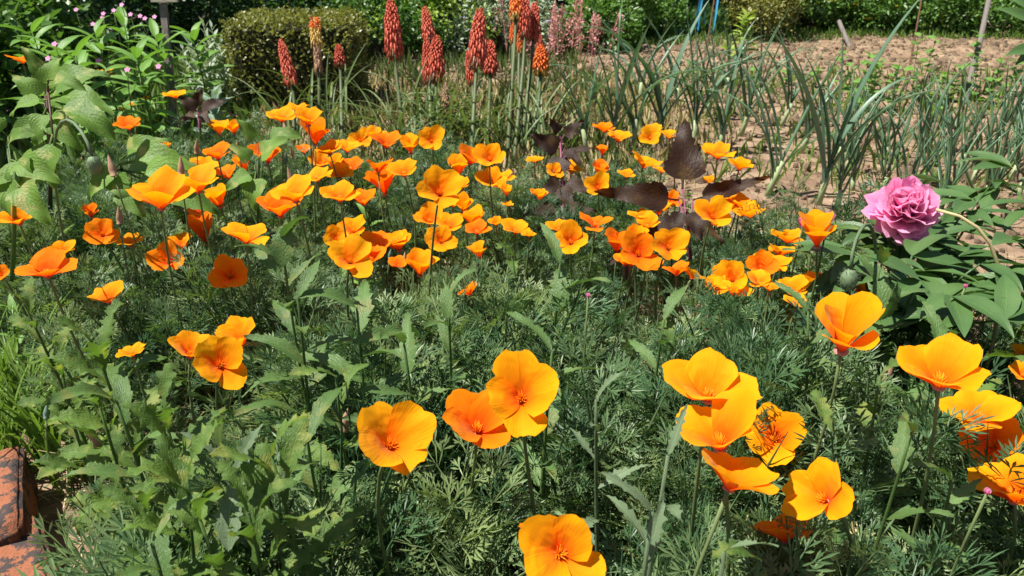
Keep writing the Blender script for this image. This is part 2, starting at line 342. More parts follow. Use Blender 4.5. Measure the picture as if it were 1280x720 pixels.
# ------------------------------------------------------------ ground
def hgt(x, y):
    return 0.012 * math.sin(3.1 * x + 1.3 * y) * math.sin(2.3 * y - x) + 0.008 * math.sin(11 * x + 3) * math.sin(9 * y)
def axis(lo, hi, step, far):
    a = list(np.arange(lo, hi + 1e-6, step)); out = []
    d = step
    x = hi
    while x < far: d *= 1.5; x += d; out.append(x)
    x = lo; d = step; pre = []
    while x > -far: d *= 1.5; x -= d; pre.append(x)
    return pre[::-1] + a + out
gx, gy = axis(-4, 4.5, 0.05, 120), axis(0, 8, 0.05, 140)
GV = np.empty((len(gy), len(gx), 3), np.float32)
XX, YY = np.meshgrid(gx, gy)
near = ((np.abs(XX) < 5) & (YY > -1) & (YY < 9)).astype(np.float32)
GV[..., 0] = XX; GV[..., 1] = YY
GV[..., 2] = (0.012 * np.sin(3.1 * XX + 1.3 * YY) * np.sin(2.3 * YY - XX) + 0.008 * np.sin(11 * XX + 3) * np.sin(9 * YY)) * near + NP.normal(0, 0.006, XX.shape) * near
mb = MB(); nxx = len(gx)
mb.v = [tuple(p) for p in GV.reshape(-1, 3).tolist()]; mb.uv = [(0, 0)] * len(mb.v)
mb.f = [(r * nxx + c, r * nxx + c + 1, (r + 1) * nxx + c + 1, (r + 1) * nxx + c) for r in range(len(gy) - 1) for c in range(nxx - 1)]; mb.mi = [0] * len(mb.f)
tag(link('ground', mb.mesh('ground', 'soil')), kind='structure')

# clods and straw lying on the soil
def clod_mesh(i):
    mb = MB(); rnd = random.Random(i)
    import bmesh
    bm = bmesh.new(); bmesh.ops.create_icosphere(bm, subdivisions=1, radius=1)
    for v in bm.verts: v.co *= rnd.uniform(0.65, 1.2); v.co.z *= 0.65
    me = bpy.data.meshes.new('clod'); bm.to_mesh(me); bm.free(); me.materials.append(M['clod']); return me
plot = [(-0.6, 2.3), (0.5, 1.7), (0.9, 1.5), (2.5, 1.35), (5.5, 4), (6, 6.6), (-1.0, 6.6)]
pp = scatter(plot, 18000)
instancer('soil_clods', [(x, y, hgt(x, y) + 0.002) for x, y in pp], [(R.uniform(0, 6), R.uniform(0, 6), R.uniform(0, 6)) for _ in pp],
          [min(0.04, 0.0025 + R.expovariate(1 / 0.007)) for _ in pp], [clod_mesh(i) for i in range(5)], 'brown crumbly soil clods scattered over the vegetable plot')
def straw_mesh(i):
    mb = MB(); rnd = random.Random(i)
    pts = bez((0, 0, 0.002), (rnd.uniform(-.01, .01), .03, .008), (rnd.uniform(-.01, .01), .06, .002), 4)
    tube(mb, pts, 0.0011, 3, 0, False); return mb.mesh('straw_piece', 'straw')
bedp = [(-1.5, 0.3), (1.5, 0.3), (1.7, 1.5), (0.8, 2.0), (0.3, 2.7), (-1.5, 3.4), (-2.0, 2.0)]
pp = scatter(bedp, 8000) + scatter(plot, 5000)
instancer('straw', [(x, y, hgt(x, y) + 0.004) for x, y in pp], [(R.uniform(-.3, .3), 0, R.uniform(0, 6.3)) for _ in pp],
          [R.uniform(0.5, 1.5) for _ in pp], [straw_mesh(i) for i in range(5)], 'dry straw pieces lying on the soil between the plants')

# ------------------------------------------------------------ feathery poppy foliage (nobody could count it)
def frond(mb, mtx, L, rnd):
    def seg(p, ang, ln, w, z0):
        d = Vector((math.sin(ang), math.cos(ang), 0)); s = Vector((d.y, -d.x, 0))
        q = p + d * ln; q.z = z0 - 1.9 * (q.x ** 2 + q.y ** 2) + rnd.uniform(-.002, .002)
        a = p + d * ln * 0.62; a.z = (p.z + q.z) / 2
        vs = [p, a + s * w, q, a - s * w]
        mb.add([mtx @ v for v in vs], [(0, 1, 2, 3)]); return q
    o = Vector((0, 0, 0))
    p1 = seg(o, 0, L * 0.42, L * 0.009, 0.0)
    for a1, l1, f1 in ((-1.0, .24, 1), (1.0, .24, 1), (-.5, .3, 1), (.5, .3, 1), (0, .34, 1)):
        a = a1 + rnd.uniform(-.15, .15); st = o.lerp(p1, rnd.uniform(.8, 1))
        p2 = seg(st, a, L * l1 * rnd.uniform(.8, 1.15), L * 0.011, 0)
        for da, l2 in ((-.8, .15), (.8, .15), (-.38, .2), (.38, .2), (0, .24)):
            st2 = st.lerp(p2, rnd.uniform(.6, 1))
            seg(st2, a + da + rnd.uniform(-.15, .15), L * l2 * rnd.uniform(.75, 1.2), L * 0.0155, 0)
def sprig(i, mat='feather'):
    rnd = random.Random(100 + i); mb = MB()
    H = rnd.uniform(.17, .27); b = (rnd.uniform(-.05, .05), rnd.uniform(-.05, .05), H)
    pts = bez((0, 0, -.01), (b[0] * .2, b[1] * .2, H * .6), b, 6); tube(mb, pts, [.0022, .002, .0018, .0016, .0013, .001], 4, 0, False)
    nf = rnd.randint(10, 14)
    for k in range(nf):
        t = .3 + .7 * (k / (nf - 1)) ** .8
        p = Vector(b) * 0; j = t * 5; i0 = min(4, int(j)); p = pts[i0].lerp(pts[i0 + 1], j - i0)
        az = k * 2.4 + rnd.uniform(-.4, .4); el = rnd.uniform(.3, .9) + .55 * t
        frond(mb, azel(p, az, el, 1, rnd.uniform(-.4, .4)), rnd.uniform(.08, .13) * (1.1 - .3 * t), rnd)
    for k in range(rnd.choice((0, 1, 2))):
        e = Vector((rnd.uniform(-.06, .06), rnd.uniform(-.06, .06), H * rnd.uniform(1.05, 1.35))); tube(mb, bez((0, 0, 0), (e.x * .3, e.y * .3, e.z * .6), e, 6), [.0016, .0016, .0015, .0014, .0015, .0004], 4, 0, False)
    return mb.mesh('sprig', mat, False)
# ------------------------------------------------------------ poppies
def petal_mesh(theta0, theta1, wrap, seed, mat, wide=.6):
    rnd = random.Random(seed); mb = MB(); nv, nu = 8, 14
    ph = rnd.uniform(0, 6); asym = rnd.uniform(-.08, .08); wv = rnd.uniform(.03, .07)
    prof = [(0.0, 0.03)]; r, z = .03, 0.0; K = 40; prof = [(r, z)]
    for k in range(K):
        th = rad(theta0 + (theta1 - theta0) * ((k + .5) / K) ** .8)
        r += math.sin(th) / K; z += math.cos(th) / K; prof.append((r, z))
    v, uv = [], []
    for i in range(nv + 1):
        vv = i / nv
        for j in range(nu + 1):
            u = -1 + 2 * j / nu
            s = vv * (1 - .30 * abs(u) ** 3.2 + asym * u + (.02 * math.sin(7 * u + ph) + .013 * math.sin(15 * u + 2 * ph) + .01 * math.sin(23 * u + ph * 3)) * vv - .03 * math.exp(-(u * 5) ** 2) * vv)
            k = min(K - 1, max(0, int(s * K))); fr = s * K - k
            r = prof[k][0] * (1 - fr) + prof[k + 1][0] * fr; z = prof[k][1] * (1 - fr) + prof[k + 1][1] * fr
            a = u * wide * (.05 + .95 * vv ** .72)
            aw = max(-1.35, min(1.35, a / r)) if r > 0 else 0
            xw, yw = r * math.sin(aw), r * math.cos(aw)
            x = a * (1 - wrap) + xw * wrap; y = r * (1 - wrap) + yw * wrap
            z += wv * math.sin(4.5 * u + ph) * vv ** 2 + .10 * (1 - wrap) * u * u * vv
            y += wv * .8 * math.sin(3.2 * u + ph * 1.7) * vv ** 2
            v.append((x, y, z)); uv.append((.5 + .5 * u, vv))
    n = nu + 1
    mb.add(v, [(i * n + j, i * n + j + 1, (i + 1) * n + j + 1, (i + 1) * n + j) for i in range(nv) for j in range(nu)], uv)
    return mb.mesh('petal', mat)
OPEN = {'c': (22, 46, 1.0), 'm': (38, 68, .8), 'f': (34, 72, .6), 's': (46, 80, .75), 'b': (44, 76, .8)}
PET = {}
def petals(kind, mat):
    if (kind, mat) not in PET:
        a, b, w = OPEN[kind]; r = random.Random(hash(kind + mat) % 1 + ord(kind))
        PET[(kind, mat)] = [petal_mesh(a + r.uniform(-6, 6), b + r.uniform(-12, 10), w, ord(kind) * 10 + q, mat, {'f': .52, 's': .55, 'm': .57, 'c': .64, 'b': .56}[kind] * r.uniform(.92, 1.06)) for q in range(7)]
    return PET[(kind, mat)]
def stamen_mesh():
    mb = MB(); r = random.Random(5)
    for k in range(18):
        a = k * 2.4; t = .15 + .5 * (k / 18); d = Vector((math.cos(a) * t, math.sin(a) * t, 1)).normalized()
        tube(mb, [d * .02, d * .16, d * (.27 + r.uniform(-.03, .05))], [.012, .017, .004], 4)
    return mb.mesh('stamens', 'stamen')
def rim_mesh():
    mb = MB(); n = 12
    prof = [(.02, -.07), (.05, -.03), (.12, 0.0), (.125, .015), (.06, .03), (.03, .03)]
    v = [(r * math.cos(2 * PI * k / n), r * math.sin(2 * PI * k / n), z) for r, z in prof for k in range(n)]
    mb.add(v, [(i * n + k, i * n + (k + 1) % n, (i + 1) * n + (k + 1) % n, (i + 1) * n + k) for i in range(len(prof) - 1) for k in range(n)])
    return mb.mesh('receptacle', 'rim')
STAM, RIM = stamen_mesh(), rim_mesh()
# pixel x, y of the flower's middle, width in pixels, pose (f faces viewer, m half open, c cup, s flat seen from the side, b turned away), shade (o, d deep, y yellow), sideways lean in degrees
FL = """28 75 46 s d 0;133 93 24 s y 0;219 119 32 s o 5;182 124 13 s o 0;153 137 9 s o 0;164 131 9 s o 0;161 158 36 s d 0;208 182 14 c o 0;273 159 31 c o 0;271 192 42 m d 5;255 208 38 m o -5;
284 218 34 m d 15;200 248 72 m o -6;247 230 60 m y 0;271 246 44 c o 12;254 291 46 c d 0;128 293 48 f d 10;113 265 24 c d 0;22 272 52 m o 10;79 312 36 m o 0;57 335 66 m d 0;2 344 24 f d 0;
163 305 34 s o 0;212 328 46 f d 15;288 346 56 f d 0;135 374 50 s o 5;307 298 58 s o 0;165 441 40 s y 0;238 438 56 m y -10;300 424 56 m y 12;275 456 80 f o 0;
333 193 35 c d 0;352 146 36 m o 0;372 137 30 s y 0;385 150 42 m o 0;394 169 38 c d 0;380 187 24 m d 0;411 187 38 m o 5;401 203 32 m y 0;438 208 36 m d 0;396 222 44 s y 0;424 217 32 m o 0;
368 242 62 m y 0;350 262 54 m d 0;424 243 50 m o 5;450 176 32 f y 0;483 179 38 m d 0;473 210 42 b d 0;504 213 44 m o 8;479 231 40 c d 0;539 177 36 f y 0;573 209 36 c o 0;612 200 42 f o 0;
613 230 38 f o 0;549 242 60 f o 0;577 232 24 m o 0;566 254 30 m o 0;633 240 18 c o 0;635 256 16 s y 0;674 243 24 c o 0;668 200 28 s o 10;714 211 31 m o 0;751 214 26 c d 0;747 236 36 f o 0;
774 171 36 m o 0;753 188 18 c d 0;817 162 26 m y 0;812 173 28 f y 0;836 169 24 m y 5;805 206 38 s o -8;783 219 26 s y 0;827 214 22 s y 0;843 218 16 s y 0;811 250 20 s o 0;838 251 25 f d 0;886 226 18 m y 0;
897 194 42 s o 0;890 272 52 f o -8;905 257 38 m o 0;922 259 42 m o 0;938 268 42 s o 10;436 327 66 f y 0;464 322 42 m d 0;441 286 40 m o 0;469 307 40 m d 0;496 302 42 c o 10;498 330 26 m d 0;
525 333 40 c y -8;537 274 42 m y 0;562 280 42 m o 0;551 302 42 f o 0;596 286 38 m d 0;598 314 30 c o 10;620 279 20 m y 0;645 285 40 m o 0;661 294 18 s o 0;586 365 36 b d 30;698 284 34 m o 0;
713 303 52 f o 0;744 281 44 s d 0;771 303 42 c d 0;800 272 34 s o 0;809 280 32 m o 0;796 296 30 c y 0;781 327 32 m o 0;808 331 36 m d 0;835 310 56 f o 0;846 340 36 b d 0;866 344 40 b y -25;
915 350 54 f o 5;896 355 28 m o 0;948 351 38 m y 0;962 360 32 s y 0;990 362 40 m o 0;994 380 30 s y 0;967 330 48 s o 0;975 316 42 s o 0;984 299 42 s o 0;1021 292 58 c o 8;1026 350 26 s d 0;
1073 363 28 s d 0;1203 398 36 s o 0;1086 401 20 s o 0;1055 413 94 c o 0;1175 468 106 m o 6;1277 440 34 m o 0;1279 467 40 m o 0;887 484 106 m y 0;898 545 108 m o 10;968 548 78 f o 20;916 598 114 b o -5;
1030 624 98 f o 22;980 667 74 b d 10;1224 519 80 s o 10;1241 556 78 f d 8;1266 612 90 m o 15;487 557 112 f y 0;652 498 106 f o 0;597 531 90 m d 0;700 692 124 f o 0;664 660 34 b d 0"""
BIG = {275: 'large wide open orange poppy fronting two yellow-orange ones above the lobed weeds', 1055: 'large cup-shaped orange poppy standing alone below the hairy nodding bud',
 1175: 'large half open orange poppy on a tall stem under the peony bush', 887: 'large yellow-orange poppy topmost of the tight foreground clump', 898: 'large half open poppy directly under the topmost one of the tight clump',
 968: 'wide open orange poppy at the rear of the tight clump behind feathery leaves', 916: 'large turned away poppy lowest under the tight foreground clump', 1030: 'large wide open orange poppy on its own below the tight clump',
 980: 'deep orange poppy sunk in the foliage below the tight clump', 1224: 'flat spreading orange poppy stacked above a deep orange one', 1241: 'deep orange poppy tucked under the flat spreading one',
 1266: 'large half open orange poppy below the stacked pair', 487: 'large yellow-orange poppy with four broad petals near a pointed tan pod', 652: 'large wide open orange poppy overlapping a deep orange one',
 597: 'deep orange half open poppy half behind the wide open orange one', 700: 'largest wide open orange poppy at the front edge of the bed'}
def flower_label(x, y, w, pose, sh):
    if w >= 74 and int(x) in BIG: return BIG[int(x)]
    shade = {'o': 'orange', 'd': 'deep orange', 'y': 'yellow-orange'}[sh]
    form = {'f': 'wide open', 'm': 'half open', 'c': 'cup-shaped', 's': 'flat spreading', 'b': 'turned away'}[pose]
    if w >= 74: reg = ('large', 'close to the lobed green weeds' if x < 400 else 'in the foreground bed ahead of the feathery foliage' if x < 760 else 'in the tight clump beside the grey-green weed stalk' if x < 1100 else 'in the foreground below the peony bush')
    elif y < 160 and x < 300: reg = ('small', 'behind the broad-leaved plant near the sign stake')
    elif x > 1060: reg = ('small', 'half hidden in the greenery under the peony bush')
    elif x > 930: reg = ('', 'in the clump beside the bare soil and hairy nodding bud')
    elif x > 740: reg = ('', 'around the purple-leaved plant with the upright triangular leaf')
    elif x > 620: reg = ('', 'around the low purple leaves below the red spikes')
    elif y > 400: reg = ('', 'in the cluster above the lobed green weeds')
    elif x < 230: reg = ('', 'in the patch next to the broad-leaved plant')
    elif x < 345: reg = ('', 'in the clump full of pointed tan seed pods')
    elif y < 250: reg = ('', 'in the dense patch below the red flower spikes')
    else: reg = ('', 'behind the tall toothed weed stalks')
    return ' '.join(f'{reg[0]} {form} {shade} poppy {reg[1]}'.split())
HEADS = []
def poppy(x, y, w, pose, sh, lean):
    D = .072; d = FPX * D / w; P = at(x, y, d)
    zc = max(.26, min(.43, P.z))
    if abs(zc - P.z) > 1e-4:
        d = depth_at(y, zc); P = at(x, y, d); D = w * d / FPX
        if D > .09: D = .09; 
    D *= 1.13 if w > 70 else 1.06
    mat = {'o': 'petal', 'd': 'petal_deep', 'y': 'petal_yellow'}[sh]
    tocam = math.atan2(-P.x, -P.y)  # heading from the flower to the camera
    tilt = {'f': 40, 'm': 12, 'c': 4, 's': 2, 'b': -22}[pose] + R.uniform(-7, 7)
    if y < 200 and pose == 'f': tilt += 12
    Rm = Matrix.Rotation(-tocam + R.uniform(-.25, .25), 4, 'Z') @ Matrix.Rotation(rad(-tilt), 4, 'X') @ Matrix.Rotation(rad(lean + R.uniform(-6, 6)), 4, 'Y')
    sc = D / {'c': 1.32, 'm': 1.75, 'f': 1.85, 's': 1.9, 'b': 1.95}[pose]
    cz = {'c': .42, 'm': .32, 'f': .12, 's': .2, 'b': .25}[pose] * sc
    ax = Rm.to_3x3() @ Vector((0, 0, 1)); base = P - ax * cz
    bx, by = P.x + R.uniform(-.06, .06), P.y + R.uniform(-.02, .10)
    g = Vector((bx, by, hgt(bx, by) - .01))
    root = thing('poppy', g, flower_label(x, y, w, pose, sh), 'poppy', 'orange poppies in the flower bed')
    mb = MB(); lb = base - g; knee = lb - ax * lb.length * .5
    tube(mb, bez((0, 0, 0), knee, lb - ax * sc * .03, 9), [.0021] * 6 + [.0019, .0017, .0018], 6)
    link('stem', mb.mesh('stem', 'stem'), root)
    T = Matrix.Translation(lb) @ Rm @ Matrix.Diagonal((sc * R.uniform(.92, 1.08), sc * R.uniform(.92, 1.08), sc * R.uniform(.82, 1.25), 1))
    link('receptacle', RIM, root, T); link('stamens', STAM, root, T)
    pm = petals(pose, mat); r0 = R.uniform(0, 1.5)
    for k in range(4):
        sxy = 1.0 + (.03 if k % 2 else 0)
        link('petal', R.choice(pm), root, T @ Matrix.Rotation(r0 + k * PI / 2 + R.uniform(-.1, .1), 4, 'Z') @ Matrix.Rotation(R.uniform(-.12, .12) + (.14 if k % 2 else -.04), 4, 'X') @ Matrix.Scale(sxy * R.uniform(.86, 1.08), 4))
    HEADS.append((P.x, P.y, P.z, D * .5))
_r = random.Random(21); more = []
for ln in FL.replace('\n', '').split(';'):       # further blooms crowded against those of the middle drift
    a = ln.split(); x, y, w_ = float(a[0]), float(a[1]), float(a[2])
    if 28 <= w_ <= 60 and 150 < y < 365 and 180 < x < 1000 and _r.random() < .5:
        more.append(f"{x + _r.choice((-1, 1)) * _r.uniform(.4, .75) * w_:.0f} {y + _r.uniform(-.35, .45) * w_:.0f} {w_ * _r.uniform(.75, 1):.0f} {_r.choice('mmscf')} {_r.choice('oody')} {_r.uniform(-12, 12):.0f}")
FL += ';' + ';'.join(more)
for ln in FL.replace('\n', '').split(';'):
    a = ln.split(); poppy(float(a[0]), float(a[1]), float(a[2]), a[3], a[4], float(a[5]))

# buds and pointed seed pods on bare stems: px, py, length px, kind (t tan pod, g green bud)
def pod_mesh(mat, slim):
    mb = MB(); n = 8
    prof = [(.03, 0), (.16, .02), (.17, .05), (.13, .08), (.18 * slim, .3), (.14 * slim, .55), (.06 * slim, .85), (.012, 1.0)]
    v = [(r * math.cos(2 * PI * k / n), r * math.sin(2 * PI * k / n), z) for r, z in prof for k in range(n)]
    mb.add(v, [(i * n + k, i * n + (k + 1) % n, (i + 1) * n + (k + 1) % n, (i + 1) * n + k) for i in range(len(prof) - 1) for k in range(n)])
    return mb.mesh('pod', mat)
POD = {'t': pod_mesh('bud', 1.0), 'g': pod_mesh('bud_green', 1.1)}
PODS = "143 207 28 t;227 208 26 t;246 182 20 t;299 182 18 t;265 240 20 g;321 238 16 t;323 205 14 g;306 268 14 g;367 220 26 t;357 196 16 g;335 205 12 t;366 190 14 t;430 520 36 t;126 545 34 t;58 512 22 g;150 268 24 t;158 300 18 g;1208 645 28 g;1076 520 26 g;1107 462 30 t;1130 692 22 g;437 664 22 g;452 712 24 g;545 528 34 g;505 322 16 t;487 316 14 g;800 316 18 g;790 306 14 t;885 400 28 t;870 385 22 t;1033 470 22 g;1186 512 22 g;120 575 20 g;560 340 16 t;503 214 12 t;447 258 12 t;735 215 12 t;925 292 18 g;1012 300 24 g;530 205 12 t;1075 385 20 g"
for s in PODS.split(';'):
    x, y, ln, k = s.split(); x, y, ln = float(x), float(y), float(ln)
    d = max(.55, min(2.3, FPX * (.034 if ln > 16 else .028) / ln)); P = at(x, y + ln / 2, d); zc = max(.16, min(.42, P.z)); d = depth_at(y + ln / 2, zc); P = at(x, y + ln / 2, d)
    h = ln * d / FPX
    g = Vector((P.x + R.uniform(-.03, .03), P.y + R.uniform(0, .05), 0)); g.z = hgt(g.x, g.y) - .01
    root = thing('poppy_seed_pod' if k == 't' else 'poppy_bud', g, 'pointed tan poppy seed pod with a pink rim on a thin stem' if k == 't' else 'pointed blue-green unopened poppy bud on a thin stem', 'seed pod' if k == 't' else 'bud', 'pointed poppy pods and buds among the flowers')
    lean = Matrix.Rotation(R.uniform(-.25, .25), 4, 'X') @ Matrix.Rotation(R.uniform(-.25, .25), 4, 'Y')
    mb = MB(); lb = P - g; tube(mb, bez((0, 0, 0), lb - (lean.to_3x3() @ Vector((0, 0, .1))), lb, 7), .0015, 5)
    link('stem', mb.mesh('stem', 'stem'), root)
    HEADS.append((P.x, P.y, P.z, .014))
    link('pod', POD[k], root, Matrix.Translation(lb) @ lean @ Matrix.Scale(h, 4))

# foliage between the flowers
def dry_sprig(i):
    rnd = random.Random(i); mb = MB()
    for k in range(5):
        e = Vector((rnd.uniform(-.1, .1), rnd.uniform(-.1, .1), rnd.uniform(.08, .2))); tube(mb, bez((0, 0, 0), (e.x * .3, e.y * .3, e.z * .7), e, 6), .0013, 4, 0, False)
        frond(mb, azel(e * .8, rnd.uniform(0, 6), rnd.uniform(-.8, .2)), .05, rnd)
    return mb.mesh('dry_sprig', 'straw', False)
poppy_bed = [(-1.1, 1.35), (-.66, 1.0), (-.5, .74), (-.36, .5), (-.3, .3), (1.5, .3), (1.6, 1.25), (0.95, 1.3), (0.72, 1.62), (0.3, 2.15), (-0.2, 2.35), (-0.9, 2.45), (-1.35, 2.2), (-1.25, 1.4)]
pp = scatter(poppy_bed, 5000)
pp += [p for p in scatter(poppy_bed, 2500) if p[1] < 1.1]
pts, rot, scl = [], [], []
for x, y in pp:
    if x * x + y * y < 0.3 ** 2: continue
    cl = math.sin(7.3 * x + 2.1 * y) * math.sin(6.1 * y - 3.3 * x + 1) + .6 * math.sin(15 * x - 4 * y) * math.sin(13 * y + 5 * x)
    if cl < -.35 and R.random() < .6: continue
    s = R.uniform(.55, 1.08) * (1 + .3 * cl)
    if x > .75 and y > 0.9: s *= .7
    if x < -.35 and y < 1.15: s *= .8
    if y > .8: s *= 1 - .22 * min(1, (y - .8) / .5)
    top = .31 * s
    for hx, hy, hz, hr in HEADS:            # the flowers stand clear above the leaves
        dl = math.hypot(hx, hy); t = (x * hx + y * hy) / (dl * dl)
        if .35 < t < 1.04 and abs(x * hy - y * hx) / dl < hr + .012:
            zr = CAMH + (hz - CAMH) * t - hr * .8
            if top > zr and R.random() < .9: s *= max(.3, zr / top); top = .31 * s
    pts.append((x, y, hgt(x, y) - .005)); rot.append((R.uniform(-.3, .3), R.uniform(-.3, .3), R.uniform(0, 6.3))); scl.append(s)
instancer('poppy_foliage', pts, rot, scl, [sprig(i, ('feather', 'feather_light', 'feather', 'feather_dark', 'feather', 'feather_light', 'feather_dark')[i % 7]) for i in range(14)] + [dry_sprig(i) for i in range(3)], 'feathery grey-green poppy foliage filling the flower bed')


# ------------------------------------------------------------ leaf shapes
S_LANCE = lambda t: max(.02, math.sin(PI * min(1, t) ** .75) ** .9)
S_OVAL = lambda t: max(.02, math.sin(PI * t ** .65) ** .7)
S_HEART = lambda t: max(.02, (1 - t) ** .8 * (1.25 if t > .1 else .65 + 6 * t) + .05) if t < 1 else .02
S_TRI = lambda t: max(.02, (1 - t) ** .85 * min(1, .45 + 4 * t) * 1.15) if t < 1 else .02
S_STRAP = lambda t: max(.03, min(1, .75 + .6 * t) * (1 - t ** 3.2))
S_SPOON = lambda t: max(.06, .16 + .9 * math.sin(PI * t ** 1.6) ** .9 * (1 if t < 1 else 0))
def variants(name, mat, n, fn):
    out = []
    for i in range(n):
        mb = MB(); fn(mb, random.Random(hash(name) % 1 + i * 7 + len(name))); out.append(mb.mesh(name, mat))
    return out
LF = {
 'toothed': variants('toothed_leaf', 'weed', 5, lambda m, r: leaf(m, 1, .30, 22, 6, S_LANCE, .3, r.uniform(.2, 1.4), .08, .26, lobe=.22, nl=5, rnd=r, twist=r.uniform(-.5, .5))),
 'toothed_light': variants('lobed_leaf', 'weed_light', 5, lambda m, r: leaf(m, 1, .42, 26, 6, S_SPOON, .25, r.uniform(.3, 1.5), .12, .3, lobe=.5, nl=6, rnd=r, twist=r.uniform(-.5, .5))),
 'grey': variants('hairy_leaf', 'weed_grey', 4, lambda m, r: leaf(m, 1, .26, 24, 6, S_LANCE, .35, r.uniform(.2, 1.2), .09, .3, lobe=.4, nl=7, rnd=r)),
 'broad': variants('broad_leaf', 'broad', 5, lambda m, r: leaf(m, 1, .72, 14, 6, S_HEART, .22, r.uniform(.5, 1.5), .07, .08, petiole=.25, rnd=r)),
 'lance': variants('lance_leaf', 'lance', 4, lambda m, r: leaf(m, 1, .26, 9, 4, S_LANCE, .3, r.uniform(.4, 1.3), .03, rnd=r)),
 'purple': variants('purple_leaf', 'purple', 4, lambda m, r: leaf(m, 1, .78, 18, 6, S_TRI, .15, r.uniform(.2, .7), .09, .16, petiole=.15, rnd=r)),
 'peony': variants('peony_leaf', 'peony_leaf', 4, lambda m, r: leaf(m, 1, .32, 9, 4, S_LANCE, .3, r.uniform(.3, 1.1), .03, rnd=r)),
 'glaucous': variants('glaucous_leaf', 'glaucous', 3, lambda m, r: leaf(m, 1, .6, 12, 4, S_OVAL, .25, r.uniform(.3, .9), .08, .15, petiole=.2, rnd=r)),
 'silver': variants('silver_leaf', 'silver', 3, lambda m, r: leaf(m, 1, .3, 5, 2, S_LANCE, .3, r.uniform(.1, .7), rnd=r)),
 'yellow': variants('yellow_green_leaf', 'shrub_yellow', 3, lambda m, r: leaf(m, 1, .42, 7, 4, S_LANCE, .3, r.uniform(.4, 1.3), .03, rnd=r)),
}
def stalk_plant(name, label, cat, g, tip, kind, n, l0, l1, stem_mat='stem', group=None, r0=.004, el=(.2, .9), t0=.05, rnd=R, bow=None):
    """a stem from the ground to tip with n leaves as parts, longer near the base"""
    root = thing(name, g, label, cat, group); lt = Vector(tip) - Vector(g)
    mid = lt * .5 + (bow or Vector((rnd.uniform(-.02, .02), rnd.uniform(-.02, .02), 0)))
    pts = bez((0, 0, -.01), mid, lt, 9); mb = MB(); tube(mb, pts, [r0 * (1 - .07 * i) for i in range(9)], 6)
    link('stem', mb.mesh('stem', stem_mat), root)
    az = rnd.uniform(0, 6)
    for k in range(n):
        t = t0 + (1 - t0) * k / max(1, n - 1); j = min(7.999, t * 8); p = pts[int(j)].lerp(pts[int(j) + 1], j - int(j))
        az += 2.4 + rnd.uniform(-.4, .4); e = el[0] + (el[1] - el[0]) * t + rnd.uniform(-.2, .2)
        link('leaf', rnd.choice(LF[kind]), root, azel(p, az, e, (l0 + (l1 - l0) * t) * rnd.uniform(.8, 1.15), rnd.uniform(-.35, .35)))
    return root
